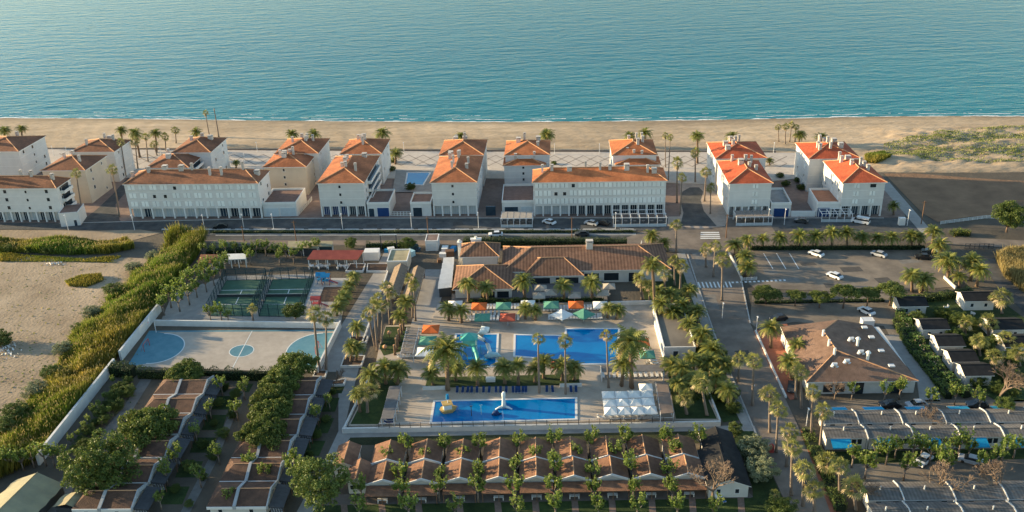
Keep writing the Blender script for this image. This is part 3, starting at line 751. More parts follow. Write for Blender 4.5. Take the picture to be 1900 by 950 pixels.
# planters along the path
def planter(label, pix, h=.6):
    pts = [G(x, y) for x, y in pix]; c = sum(pts, Vector((0,0,0)))/len(pts); root = thing('planter', label, 'planter', c)
    loc = [p-c for p in pts]; mb = MB(); n = len(loc)
    inn = [p*(1-.35/max(.6, p.length)) for p in loc]
    for k in range(n):
        j = (k+1) % n; mb.prism([(q.x,q.y) for q in (loc[k], loc[j], inn[j], inn[k])], 0, h)
    mb.build('rim', 'white_wall', root); MB().prism([(p.x,p.y) for p in inn], 0, h-.12).build('soil', 'planter_soil', root)
planter('white planter round a single date palm on the path', [(650,627),(684,627),(680,638),(646,638)])
planter('white planter round a pair of date palms on the path', [(639,664),(678,663),(671,682),(632,683)])
planter('white planter with two tall fan palms by the court wall', [(585,690),(608,690),(604,703),(580,702)])
planter('white planter with a small bare tree beside the cabins', [(608,712),(643,706),(639,717),(606,718)])
planter('white rimmed planter in front of the cream kitchen block', [(650,492),(679,492),(674,506),(641,506)])
planter('white rimmed planter beside the stepped path head', [(682,492),(722,492),(718,506),(680,506)])

# ------------------------------------------------------------------ sports court
CQ = [(236,680),(592,692),(627,612),(277,614)]
cw = [G(*p) for p in CQ]
def CT(u, v, z): 
    a = cw[0].lerp(cw[1], u); b = cw[3].lerp(cw[2], u); p = a.lerp(b, v); return (p.x, p.y, z)
court = struct(MB().poly([CT(0,0,.05),CT(1,0,.05),CT(1,1,.05),CT(0,1,.05)]).build('sports_court', 'court_paint'))
def arc_zone(u0, side):
    pts = []
    for k in range(25):
        a = math.pi*k/24; pts.append((u0+side*math.sin(a)*.15, .5-.42*math.cos(a)))
    return pts
for side, u0 in ((1, .09), (-1, .93)):
    z = arc_zone(u0, side)
    end = -.0 if side == 1 else 1.0
    poly = [(end, .0 if side == 1 else .08)]+z+[(end, 1.0 if side == 1 else .92)]
    pts = [CT(u, v, .064) for u, v in poly]
    sheet('goal_zone', [(p[0], p[1]) for p in pts], .064, 'court_blue', world=True, parent=court)
    mb = MB()
    for p, q in zip(z, z[1:]):
        f = lambda t, s_: CT(u0+(t[0]-u0)*s_, .5+(t[1]-.5)*s_, .07)
        mb.poly([f(p,.965), f(q,.965), f(q,1.0), f(p,1.0)])
    mb.build('zone_line', 'court_line', court)
cc = [CT(.55+.062*math.cos(2*math.pi*k/28), .46+.15*math.sin(2*math.pi*k/28), .064) for k in range(28)]
sheet('centre_circle', [(p[0], p[1]) for p in cc], .064, 'court_blue', world=True, parent=court)
mb = MB()
for k in range(28):
    f = lambda k, s_: CT(.55+.062*s_*math.cos(2*math.pi*k/28), .46+.15*s_*math.sin(2*math.pi*k/28), .07)
    mb.poly([f(k,.97), f(k+1,.97), f(k+1,1.04), f(k,1.04)])
mb.build('circle_line', 'court_line', court)
MB().poly([CT(.548,.02,.069),CT(.552,.02,.069),CT(.552,.98,.069),CT(.548,.98,.069)]).build('half_line', 'court_line', court)
MB().poly([CT(0,.96,.066),CT(1,.96,.066),CT(1,1,.066),CT(0,1,.066)]).build('end_band', 'court_blue', court)
def goal(label, px, py, rz):
    root = thing('goal', label, 'goal', G(px, py), rz)
    for x in (-1.5, 1.5): MB().tube([(x,0,0),(x,0,2)], .07, 6).build('post', mat('goal_red', (.42,.08,.07), .6, .3, 4), root)
    MB().tube([(-1.5,0,2),(1.5,0,2)], .07, 6).build('crossbar', 'goal_red', root)
    for x in (-1.5, 1.5): MB().tube([(x,0,2),(x,.9,0)], .04, 5).build('stay', 'goal_red', root)
goal('small red and white goal in the blue end of the court by the reeds', 273, 647, R(86))
goal('small red goal at the court end beneath the two tall fan palms', 589, 652, R(-94))
def hoop(label, px, py, rz):
    root = thing('basketball_hoop', label, 'hoop', G(px, py), rz)
    MB().tube([(0,0,0),(0,0,3.0),(0,-1.0,3.4)], .09, 6).build('pole', 'metal_white', root)
    MB().box(-.9,.9,-1.1,-1.04,2.9,4.0).build('backboard', 'metal_white', root)
    MB().tube([(.22*math.cos(a*.785),-1.35+.22*math.sin(a*.785),3.05) for a in range(9)], .025, 4).build('ring', 'goal_red', root)
hoop('white basketball board at the corner of the blue zone', 290, 617, R(-75))

# padel courts
for k, (pix, lab) in enumerate(((((420,521),(496,519),(468,587),(386,586)), 'a'), (((506,519),(583,517),(556,588),(480,587)), 'b'))):
    pts = [G(*p) for p in pix]
    o = sheet('padel_court', [(p.x,p.y) for p in pts], .055+.001*k, 'court_green', world=True)
    q = lambda u, v: pts[3].lerp(pts[2], u).lerp(pts[0].lerp(pts[1], u), v)
    for (u0,v0,u1,v1) in ((0,.30,1,.312),(0,.70,1,.712),(.49,.3,.51,.7)):
        MB().poly([(*q(u,v)[:2],.066) for u, v in ((u0,v0),(u1,v0),(u1,v1),(u0,v1))]).build('court_line', 'court_line', o)
    where = ('beside the boundary trees', 'beside the playground')[k]
    for i in range(4):
        a, b = pts[i], pts[(i+1)%4]; w = (b-a).length; rz = math.atan2(b.y-a.y, b.x-a.x)
        a = a.lerp(b, .02); w *= .96
        sidew = ('far', 'avenue', 'near', 'reed')[i]
        root = thing('padel_fence', f'dark mesh fence on the {sidew} side of the padel court {where}', 'fence', a, rz, 'padel court fences')
        n = max(4, int(w/2.2)); hh = 3.6
        pm = MB().box(-.07,.07,-.07,.07,0,hh).mesh('post', mat('fence_green', (.02,.05,.055), .6, .2, 2))
        for j in range(n+1): inst('post', pm, root, (w*j/n, 0, 0))
        for z in (.1, 2.2, hh-.1): MB().box(0, w, -.035, .035, z-.035, z+.035).build('rail', 'fence_green', root)
        mb = MB(); nn = int(w/.45)
        for j in range(nn): mb.box(w*j/nn-.012, w*j/nn+.012, -.012, .012, 0, hh)
        for j in range(7): mb.box(0, w, -.01, .01, .5*j+.28, .5*j+.305)
        mb.build('mesh_wires', 'fence_green', root)['kind'] = 'stuff'
    a, b = q(0,.5), q(1,.5)
    root = thing('padel_net', f'low dark net across the padel court {where}', 'net', a, math.atan2(b.y-a.y, b.x-a.x))
    w = (b-a).length
    for x in (0, w): MB().box(x-.06,x+.06,-.06,.06,0,1.1).build('post', 'metal_dark', root)
    MB().box(0, w, -.015, .015, .1, .95).build('mesh', 'metal_dark', root); MB().box(0, w, -.03, .03, .95, 1.03).build('tape', 'court_line', root)

# playground
def climber(label, px, py, c1, c2):
    root = thing('climbing_frame', label, 'climbing frame', G(px, py), R(-3))
    for x in (-1,1):
        for y in (-.8,.8): MB().box(x-.07,x+.07,y-.07,y+.07,0,2.6).build('post', c1, root)
    MB().box(-1,1,-.8,.8,1.2,1.3).build('platform', c2, root)
    mb = MB(); mb.poly([(-1.3,-1.1,2.5),(1.3,-1.1,2.5),(1.3,0,3.3),(-1.3,0,3.3)]); mb.poly([(1.3,1.1,2.5),(-1.3,1.1,2.5),(-1.3,0,3.3),(1.3,0,3.3)]); mb.build('roof', c2, root)
    mb = MB(); mb.poly([(1,-.4,1.25),(3.2,-.4,.2),(3.2,.4,.2),(1,.4,1.25)]); mb.box(1,1.1,-.45,-.4,.9,1.3); mb.build('slide', c1, root)
mat('play_red', (.42,.07,.06), .5, .1, 1); mat('play_blue', (.02,.20,.40), .5, .1, 1)
climber('red climbing frame at the near end of the playground', 588, 570, 'play_red', 'play_red')
climber('blue and red play frame at the far end of the playground', 606, 527, 'play_red', 'play_blue')
climber('blue play house at the far end of the playground beside the paving', 597, 525, 'play_blue', 'play_blue')
sheet('play_soil', [(601,533),(640,532),(628,560),(590,560)], .05, 'planter_soil')

# ------------------------------------------------------------------ clubhouse
def hipblock(label, fl, fr, back, side, he, rise, ridge, tile, name='clubhouse', cat='building', wall='cabin_wall', ov=.7, openings=(), nch=0, rz=R(-2.0), group=None, cap='ridge_tile', capr=.14):
    o, rz, w, d = place(fl, fr, back, side, he, rz); w -= 2*ov; d -= 2*ov
    ex = Vector((math.cos(rz), math.sin(rz), 0)); ey = Vector((-math.sin(rz), math.cos(rz), 0)); o = o+ex*ov+ey*ov
    root = thing(name, label, cat, (o.x,o.y,0), rz, group)
    MB().box(0,w,0,d,0,he-.1).build('wall', wall, root)
    for (a, b, z0, z1) in openings:
        mb = MB().box(w*a,w*b,-.05,.05,z0,z1,0); mb.box(w*a-.1,w*a,-.1,.05,z0,z1+.1,1); mb.box(w*b,w*b+.1,-.1,.05,z0,z1+.1,1); mb.box(w*a,w*b,-.1,.05,z1,z1+.1,1)
        mb.build('window', ['window_glass','trim_white'], root)
    ro, _ = hip_roof(w, d, ov, he, rise, ridge, root, tile, cap=cap, capr=capr)
    return root, ro, w, d
r_, ro, w, d = hipblock('clubhouse wing with tan pyramid roof beside the white roof panels', (839,537.5), (954,536), (851,493), 'l', 3.6, 3.4, 'y', 'tile_club', openings=((.45,.7,.6,2.6),(.74,.95,.6,2.6)))
hipblock('small upper clubhouse roof with white chimneys', (852.6,476.5), (926.5,476.7), 9.0, 'r', 5.6, 2.4, 'x', 'tile_club')
r_, ro, w, d = hipblock('long clubhouse hall with ribbed pinkish tile roof', (930,504.5), (1246,500), 17.0, 'r', 3.9, 3.3, 'x', 'tile_club', openings=((.49,.58,.3,2.8),(.61,.7,.6,2.8),(.76,.83,.1,2.8)))
inst('chimney', CHIM[2], ro, (w*.53, d*.47, 7.0), 0, (1.2,.9,1.6))
hipblock('lower clubhouse extension over the shaded bar terrace', (968,513), (1084,511.5), 11.0, 'r', 3.3, 2.9, 'x', 'tile_club', openings=((.1,.45,.3,2.5),(.55,.95,.3,2.5)))
for i, (px, py, h) in enumerate(((853,463,5.2),(884,463,6.2))):
    p = G(px, py, 5.0); p.z = 0; root = thing('chimney_stack', ('tall white chimney stack behind the clubhouse pyramid roof', 'broad white chimney block on the small upper clubhouse roof')[i], 'chimney', p, R(-2))
    s = .5 if i == 0 else 1.4
    MB().box(-s,s,-.5,.5,0,h+2).build('stack', 'trim_white', root); MB().box(-s-.15,s+.15,-.65,.65,h+2,h+2.2).build('cap', 'trim_white', root)
    MB().tube([(0,0,h+2.2),(0,0,h+2.8)], .35, 10).build('flue', 'trim_white', root)
# row of five white tilted panels
P0, P1 = G(812,534,3.0), G(838,531,3.0); Q0, Q1 = G(823,480,3.0), G(843,479,3.0)
root = thing('panel_canopy', 'canopy of five white tilted roof panels beside the clubhouse', 'canopy', (P0.x,P0.y,0), 0)
c0 = Vector((P0.x,P0.y,0))
for k in range(5):
    a, b = k/5+.004, (k+1)/5-.012
    q = [P0.lerp(Q0,a)-c0, P1.lerp(Q1,a)-c0, P1.lerp(Q1,b)-c0, P0.lerp(Q0,b)-c0]
    lo, hi = 2.7, 3.45
    mb = MB(); pts = [(q[0].x,q[0].y,lo),(q[1].x,q[1].y,lo),(q[2].x,q[2].y,hi),(q[3].x,q[3].y,hi)]
    mb.poly(pts); mb.poly([(x,y,z-.12) for x,y,z in pts][::-1])
    for i in range(4):
        a_, b_ = pts[i], pts[(i+1)%4]; mb.poly([(a_[0],a_[1],a_[2]-.12),(b_[0],b_[1],b_[2]-.12),b_,a_])
    mb.build('panel', 'white_wall', root)
MB().prism([((P0-c0).x+.3,(P0-c0).y+.3),((P1-c0).x-.3,(P1-c0).y+.3),((Q1-c0).x-.3,(Q1-c0).y),((Q0-c0).x+.3,(Q0-c0).y)], 0, 2.6).build('side_wall', 'metal_dark', root)
# kitchen block, thatched shelters, container, red pavilion
podium('kitchen_block', 'cream flat roofed kitchen block with vents beside the thatched shelter', 'building', (720,508), (757,507), 8, 3.6, (), wall='cream_wall', deck='khaki', rz=R(-2), par=.3)
def gable(label, fl, fr, depth, he, rise, ridge, tile, name, cat, wall='cabin_wall', ov=.4, rz=R(-2), group=None, open_=False, post='wood_brown', fascia='trim_white'):
    P, Q = G(*fl, he), G(*fr, he); ex = Vector((math.cos(rz), math.sin(rz), 0)); w = (Q-P).dot(ex); o = (P+Q)/2-ex*w/2
    root = thing(name, label, cat, (o.x,o.y,0), rz, group); d = depth
    roof = MB(); t = .14
    if ridge == 'x':
        A,B,C,D = (0,0,he),(w,0,he),(w,d,he),(0,d,he); r0, r1 = (0,d/2,he+rise),(w,d/2,he+rise)
        sl = [[A,B,r1,r0],[C,D,r0,r1]]; ends = [[A,r0,D],[B,C,r1]]
    else:
        A,B,C,D = (0,0,he),(w,0,he),(w,d,he),(0,d,he); r0, r1 = (w/2,0,he+rise),(w/2,d,he+rise)
        sl = [[B,C,r1,r0],[D,A,r0,r1]]; ends = [[A,B,r0],[C,D,r1]]
    for f in sl:
        roof.poly(f, 0); dn = [(p[0],p[1],p[2]-t) for p in f]; roof.poly(dn[::-1], 1)
        for i in range(4): roof.poly([dn[i],dn[(i+1)%4],f[(i+1)%4],f[i]], 1)
    ro = roof.build('roof', [tile, fascia], root)
    if not open_:
        mb = MB().box(ov,w-ov,ov,d-ov,0,he-.05)
        for f in ends:
            s = lambda p: (min(max(p[0],ov),w-ov), min(max(p[1],ov),d-ov), p[2]-t-.02 if p[2] > he+.1 else he-.05)
            mb.poly([s(p) for p in f])
        mb.build('wall', wall, root)
    else:
        pm = MB().box(-.1,.1,-.1,.1,0,he-.05).mesh('post', post)
        n = max(2, int(w/3))
        for k in range(n+1):
            for y in (.3, d-.3): inst('post', pm, root, (.3+(w-.6)*k/n, y, 0))
    return root, ro, w, d
gable('brown thatched shelter with ridge running towards the pool, lit side', (713,548), (741,547), 17, 2.6, 1.2, 'y', 'thatch', 'thatched_shelter', 'shelter', open_=True, rz=R(-3))
gable('brown thatched shelter in shade beside the stepped service lane', (743,560), (772,558), 19, 2.6, 1.2, 'y', 'thatch', 'thatched_shelter', 'shelter', open_=True, rz=R(-3))
def pent(label, pix, z_front, z_back, m, name, cat, th=.2, fascia='tile_orange', post='trim_white', npost=5, closed=None):
    pf = [G(*pix[0], z_front), G(*pix[1], z_front), G(*pix[2], z_back), G(*pix[3], z_back)]; c = Vector((pf[0].x,pf[0].y,0))
    q = [p-c for p in pf]; root = thing(name, label, cat, c)
    mb = MB().poly(q, 0); dn = [p-Vector((0,0,th)) for p in q]; mb.poly(dn[::-1], 1)
    for i in range(4): mb.poly([dn[i],dn[(i+1)%4],q[(i+1)%4],q[i]], 1)
    mb.build('roof', [m, fascia], root)
    for k in range(npost+1):
        for a, b in ((q[0],q[1]),(q[3],q[2])):
            p = a.lerp(b, .03+.94*k/npost); MB().box(p.x-.1,p.x+.1,p.y-.1+.15,p.y+.1+.15,0,p.z-th).build('post', post, root)
    if closed: MB().prism([(p.x*.97,p.y*.97+.2) for p in q], 0, min(z_front,z_back)-th-.05).build('wall', closed, root)
    return root
pent('open pavilion with dark red sloping roof and orange fascia', [(569,481),(663,481.5),(675,464),(581,464)], 3.2, 4.4, 'red_roof', 'red_pavilion', 'pavilion')
podium('site_container', 'white box container beside the dark red pavilion', 'container', (676,484), (703,484), 3.0, 2.6, (), wall='trim_white', deck='trim_white', rz=R(-2), par=.02)
pent('beige flat roofed shed behind the dark red pavilion', [(533,460),(590,460),(592,447.5),(535,447.5)], 2.6, 2.9, 'khaki', 'storage_shed', 'shed', fascia='khaki', npost=2, closed='metal_dark')
pent('beige roofed shed with a dark green side next to the red pavilion', [(590,457),(617,457),(617,447.5),(592,447.5)], 2.8, 3.0, 'khaki', 'storage_shed', 'shed', fascia='khaki', npost=1, closed='fence_green')
pent('white canopy among the leafy trees above the padel courts', [(413,482),(456,480),(456,470),(421,471)], 2.8, 3.2, 'trim_white', 'shade_canopy', 'canopy', fascia='trim_white', npost=3)
pent('dark brown tiled shed roof among the leafy trees', [(366,488),(402,487),(404,472),(372,472)], 2.6, 3.6, 'tile_old', 'storage_shed', 'shed', fascia='wood_brown', npost=2, closed='cream_wall')
podium('works_hut', 'grey flat roofed hut in the service yard behind the clubhouse', 'hut', (790,466), (813,466), 5, 3.2, ((.1,.9,'shop_shutter',2.5),), rz=R(-2), par=.1, deck='plaza_red')
# flat roofed pool building
podium('pool_building', 'flat grey roofed pool building with white parapet beside the terrace', 'building', (1231,667), (1289,665), 21, 2.9, ((.3,.45,'shop_glass',2.2),), rz=R(-2), par=.35, deck=mat('flat_roof', (.15,.13,.11), .9, c2=(.26,.22,.17), scale=.12, streak=.3))

# pergolas
def pergola(label, pix, zt, slats=True, deck='wood_grey', name='pergola'):
    q = [G(*p, TZ+zt)-Vector((0,0,TZ)) for p in pix]; c = Vector((q[0].x,q[0].y,0)); q = [p-c for p in q]
    root = thing(name, label, 'pergola', c+Vector((0,0,TZ)))
    for a, b in ((0,3),(1,2)):
        n = 5
        for k in range(n):
            p = q[a].lerp(q[b], .02+.96*k/(n-1)); MB().box(p.x-.08,p.x+.08,p.y-.08,p.y+.08,0,zt-.2).build('post', 'metal_white', root)
        MB().tube([q[a]-Vector((0,0,.12)), q[b]-Vector((0,0,.12))], .1, 4).build('beam', 'metal_white', root)
    if slats:
        n = max(6, int((q[3]-q[0]).length/.75))
        for k in range(n):
            a, b = q[0].lerp(q[3], (k+.2)/n), q[1].lerp(q[2], (k+.2)/n); a2, b2 = q[0].lerp(q[3], (k+.82)/n), q[1].lerp(q[2], (k+.82)/n)
            mb = MB(); mb.poly([a,b,b2,a2]); d_ = Vector((0,0,.06)); mb.poly([a2-d_,b2-d_,b-d_,a-d_]); mb.build('slat', deck, root)
    else:
        MB().prism([(p.x,p.y) for p in q], zt-.02, zt+.1).build('canopy', deck, root)
    return root
pergola('slatted grey pergola beside the small umbrellas and the kids pool', [(743,656),(766,656),(777,608),(755,607)], 2.6)
pergola('flat grey canopy over blue loungers at the front corner of the terrace', [(707,778),(730,777),(744,716),(723,717)], 2.6, False, 'canopy_grey', 'sun_canopy')
pergola('flat brown canopy beside the white umbrella block', [(1226,768),(1250,766),(1238,709),(1217,709)], 2.6, False, mat('canopy_brown', (.22,.165,.13), .9, .15, .8), 'sun_canopy')
pergola('wide grey canopy over white loungers below the main pool', [(1117,690),(1232,689),(1229,677),(1115,678)], 2.6, False, 'canopy_grey', 'sun_canopy')
# fence rail on the front wall
P, Q = G(703,795,1.15), G(1250,784,1.15)
root = thing('terrace_railing', 'long thin railing on top of the front terrace wall', 'railing', P, math.atan2(Q.y-P.y, Q.x-P.x)); w = (Q-P).length
pm = MB().box(-.05,.05,-.05,.05,0,1.2).mesh('post', 'metal_dark')
for k in range(29): inst('post', pm, root, (w*k/28, .1, 0))
for z in (.15, 1.15): MB().box(0,w,.07,.13,z-.04,z+.04).build('rail', 'metal_white', root)
mb = MB()
for k in range(300): mb.box(w*k/300-.012,w*k/300+.012,.08,.11,.15,1.15)
mb.build('wires', 'metal_dark', root)['kind'] = 'stuff'

# ------------------------------------------------------------------ cabins: back to back pairs beside the boundary wall
mat('verge_white_shaded', (.36,.375,.385), .8, .08, 2)  # white verges, greyed in the colour for the shade on them
def pair_cabin(label, right_px, y_px, wm=10.8, depth=7.0, left_name=''):
    he, rise, rz = 2.7, 1.25, R(-2.2)
    Q = G(right_px, y_px, he); ex = Vector((math.cos(rz), math.sin(rz), 0)); o = Q-ex*wm
    root = thing('holiday_cabin', label, 'cabin', (o.x,o.y,0), rz, 'brown roofed cabins in rows')
    w, d = wm, depth; hip = 1.9; c = w*.46
    MB().box(.35,w-.35,.5,d-.3,0,he-.05).build('wall', 'cabin_wall', root)
    r0, r1 = (hip,d/2,he+rise), (w,d/2,he+rise)
    A,B,C,D = (0,0,he),(w,0,he),(w,d,he),(0,d,he)
    def roofpart(x0, x1, left):
        mb = MB(); a0, a1 = (x0,0,he),(x1,0,he); b0, b1 = (x0,d,he),(x1,d,he); r_0 = (x0+(hip if left else 0),d/2,he+rise); r_1 = (x1,d/2,he+rise)
        mb.poly([a0,a1,r_1,r_0],0); mb.poly([b1,b0,r_0,r_1],0)
        if left: mb.poly([b0,a0,r_0],0)
        mb.poly([(x0,0,he-.12),(x1,0,he-.12),(x1,d,he-.12),(x0,d,he-.12)][::-1],1)
        ro = mb.build('roof', ['tile_pair_shaded','trim_white'], root)
        MB().tube([(r_0[0],d/2,he+rise+.03),(x1,d/2,he+rise+.03)], .11, 5).build('ridge_cap', 'ridge_tile', ro)
        MB().box(x0+.05,x1-.05,-.14,-.003,he-.48,he+.04).build('fascia', 'trim_white', ro)
    roofpart(0, c-.25, True); roofpart(c+.35, w, False)
    for x, t_ in ((c+.05, .28), (w+.12, .13)):        # raised white verges
        mb = MB()
        for ya, yb, za, zb in ((-.1,d/2,he,he+rise),(d/2,d+.1,he+rise,he)):
            pts = [(ya,za-.5),(yb,zb-.5),(yb,zb+.22),(ya,za+.22)]
            lo = [(x-t_, p[0], p[1]) for p in pts]; hi = [(x+t_, p[0], p[1]) for p in pts]
            mb.poly(lo[::-1]); mb.poly(hi)
            for i in range(4): mb.poly([lo[i],lo[(i+1)%4],hi[(i+1)%4],hi[i]])
        mb.build('verge', 'verge_white_shaded', root)
    # canvas porch at the garden end
    mb = MB(); mb.poly([(w+.3,.3,2.6),(w+2.9,.3,2.1),(w+2.9,d-.5,2.1),(w+.3,d-.5,2.6)]); mb.poly([(w+.3,.3,2.52),(w+.3,d-.5,2.52),(w+2.9,d-.5,2.02),(w+2.9,.3,2.02)])
    for a, b in (((w+.3,2.6),(w+2.9,2.1)),):
        mb.poly([(a[0],.3,a[1]-.5),(b[0],.3,b[1]-.5),(b[0],.3,b[1]),(a[0],.3,a[1])])
    mb.build('porch_canvas', 'canvas_dark', root)
    for y in (.45, d-.7): MB().box(w+2.75,w+2.85,y,y+.1,0,2.05).build('porch_post', 'wood_brown', root)
    mb = MB(); rnd = random.Random(int(right_px+y_px))
    for k in range(5):
        y = .4+.05*k; x = w+.6+k*.45; mb.poly([(x,.15,2.35-.05*k),(x+.3,.05,2.3-.05*k),(x+.42,.2,.9),(x+.1,.1,.8)])
    mb.build('folded_curtain', mat('curtain_stripe', (.35,.36,.38), .9, c2=(.08,.09,.11), scale=3), root)
    for x in (w*.2, w*.72): inst('window', WIN_S, root, (x, .5, 1.0))
ordn = ['first','second','third','fourth','fifth','sixth']
for k, (x, y) in enumerate(((376,730.6),(355,766),(331,805),(305,848),(275,895),(243,944))):
    pair_cabin(f'brown roofed cabin beside the boundary wall path, {ordn[k]} row from the court', x, y)
for k, (x, y) in enumerate(((582,732),(566,768),(550.5,806.5),(532,848),(514,892),(494,940))):
    pair_cabin(f'brown roofed cabin beside the palm path, {ordn[k]} row from the court', x, y)
for pix in ([(388,712),(425,712),(418,728),(384,728)],[(398,735),(436,735),(428,760),(392,760)],[(384,770),(421,770),(412,798),(374,798)],[(362,812),(402,812),(390,840),(352,840)],[(336,856),(377,856),(364,886),(325,886)],[(308,903),(352,903),(338,936),(296,936)],
            [(612,716),(640,716),(634,730),(606,730)],[(602,738),(630,738),(622,764),(593,764)],[(590,776),(620,776),(608,804),(580,804)],[(572,818),(604,818),(592,846),(562,846)],[(440,712),(470,712),(462,728),(434,728)]):
    sheet('lawn', pix, .03, 'lawn_grass')
sheet('garden_path', [(450,716),(459,716),(400,860),(348,960),(330,960),(388,850)], .036, 'dull_path')
sheet('wall_path', [(262,702),(284,700),(240,770),(190,822),(150,880),(110,960),(60,960),(120,880),(170,822),(228,758)], .03, 'dull_path')

# ------------------------------------------------------------------ cabins: two gabled rows in front of the pools
def gable_cabin(label, rx, ry, depth, porch, w=6.25):
    he, rise, rz = 2.7, 1.15, R(-2.0)
    o = G(rx, ry, he+rise); ex = Vector((math.cos(rz), math.sin(rz), 0)); o = o-ex*w/2
    root = thing('gabled_cabin', label, 'cabin', (o.x,o.y,0), rz, 'gabled cabins in front of the pools')
    d = depth
    mb = MB().box(.25,w-.25,.12,d-.1,0,he-.05); mb.poly([(.25,.12,he-.05),(w-.25,.12,he-.05),(w/2,.12,he+rise-.15)]); mb.poly([(w-.25,d-.1,he-.05),(.25,d-.1,he-.05),(w/2,d-.1,he+rise-.15)])
    mb.build('wall', 'cabin_wall', root)
    mb = MB()
    for s in (0, 1):
        x0, z0, x1, z1 = (0,he,w/2,he+rise) if s == 0 else (w/2,he+rise,w,he)
        mb.poly([(x0,0,z0),(x1,0,z1),(x1,d,z1),(x0,d,z0)],0); mb.poly([(x0,d,z0-.14),(x1,d,z1-.14),(x1,0,z1-.14),(x0,0,z0-.14)],1)
    mb.poly([(0,0,he-.14),(0,0,he),(0,d,he),(0,d,he-.14)],1); mb.poly([(w,0,he),(w,0,he-.14),(w,d,he-.14),(w,d,he)],1)
    ro = mb.build('roof', ['tile_cabin','trim_white'], root)
    MB().tube([(w/2,0,he+rise+.03),(w/2,d,he+rise+.03)], .12, 5).build('ridge_cap', 'ridge_tile', ro)
    mb = MB()
    for s in (0, 1):
        x0, z0, x1, z1 = (-.05,he,w/2,he+rise) if s == 0 else (w/2,he+rise,w+.05,he)
        f = [(x0,z0-.38),(x1,z1-.38),(x1,z1+.07),(x0,z0+.07)]
        mb.poly([(x,-.16,z) for x,z in f]); mb.poly([(x,-.004,z) for x,z in f][::-1])
        for i in range(4): a, b = f[i], f[(i+1)%4]; mb.poly([(b[0],-.16,b[1]),(a[0],-.16,a[1]),(a[0],-.004,a[1]),(b[0],-.004,b[1])])
    mb.build('verge', 'trim_white', root)
    if porch:
        mb = MB(); y = 2.4
        mb.poly([(.1,-y-.2,2.05),(w-.1,-y-.2,2.05),(w-.1,-.2,2.5),(.1,-.2,2.5)],0); mb.poly([(.1,-.2,2.38),(w-.1,-.2,2.38),(w-.1,-y-.2,1.93),(.1,-y-.2,1.93)],1)
        mb.poly([(.1,-y-.2,1.93),(w-.1,-y-.2,1.93),(w-.1,-y-.2,2.05),(.1,-y-.2,2.05)],1)
        mb.build('porch_roof', ['tile_cabin','wood_brown'], root)
        for x in (.2, w/2, w-.3): MB().box(x,x+.12,-y-.1,-y+.02,0,1.95).build('porch_post', 'wood_brown', root)
        inst('window', WIN_W, root, (w*.5, .1, .8))
        t = MB().box(w*.35,w*.65,-2.2,-1.5,.7,.76); t.box(w*.36,w*.38,-2.1,-1.6,0,.7); t.box(w*.62,w*.64,-2.1,-1.6,0,.7)
        t.build('porch_table', 'trim_white', root)
    else: inst('window', WIN_S, root, (w*.3, .1, 1.0))
    return root
back = [(716.8,851),(787,849.5),(856,849),(926,847),(994,846.5),(1060,845),(1128,844),(1197.7,842),(1266,840.6)]
for k, (x, y) in enumerate(back): gable_cabin(f'gabled cabin in the row nearest the pool wall, {ORD[k]} from the date palm lawn', x, y, 6.0, False)
frontr = [(709.5,889),(781.5,887.5),(852.6,885),(924.8,883.7),(995,882.3),(1065,881),(1135.6,879),(1207,878),(1277.6,877)]
for k, (x, y) in enumerate(frontr): gable_cabin(f'gabled cabin with a porch in the front row, {ORD[k]} from the date palm lawn', x, y, 5.3, True)
def plain_cabin(label, fl, fr, depth, tile, ridge='y', he=2.7, rise=1.1, rz=R(-2), name='gabled_cabin', group=None):
    root, ro, w, d = gable(label, fl, fr, depth, he, rise, ridge, tile, name, 'cabin', rz=rz, group=group)
    a, b = ((w/2,0),(w/2,d)) if ridge == 'y' else ((0,d/2),(w,d/2))
    MB().tube([(a[0],a[1],he+rise+.03),(b[0],b[1],he+rise+.03)], .1, 5).build('ridge_cap', 'ridge_tile' if tile == 'tile_cabin' else tile, ro)
    for x in (w*.28, w*.7): inst('window', WIN_S if he < 3 else WIN, root, (x, .4, 1.0))
    return root, w, d
plain_cabin('brown roofed cabin at the path corner of the row nearest the pool wall', (615,868), (660,866), 6.8, 'tile_cabin')
plain_cabin('brown roofed cabin with porch at the path corner of the front row', (640,897), (681,896), 6.0, 'tile_cabin')
plain_cabin('black roofed cabin ending the row nearest the pool wall', (1309,850.5), (1374,849), 8.2, 'roof_dark', rise=1.3)
root, w, d = plain_cabin('larger black roofed cabin behind the bare tree at the avenue', (1312,905), (1394,902), 11, 'roof_dark', rise=1.5)
sheet('cabin_patio', [(600,918),(1380,905),(1398,922),(1392,924),(598,938)], .03, mat('patio_paving', (.13,.11,.095), .9, c2=(.18,.15,.13), scale=.6))
sheet('lawn', [(590,938),(1398,922),(1430,965),(570,965)], .026, 'lawn_grass')
for k, x in enumerate((632,702,770,846,917,987,1060,1129,1203,1278,1368)):
    sheet('garden_path', [(x,937-.0205*(x-600)),(x+12,937-.0205*(x-600)),(x+16,966),(x+3,966)], .04, mat('path_brick', (.20,.14,.11), .9, .2, 1.5))
sheet('lawn', [(650,812),(1300,800),(1370,812),(1372,822),(640,826)], .028, 'verge_grass')
sheet('lawn', [(1300,800),(1398,800),(1418,850),(1450,920),(1470,965),(1400,965),(1396,905),(1380,850)], .03, 'lawn_grass')

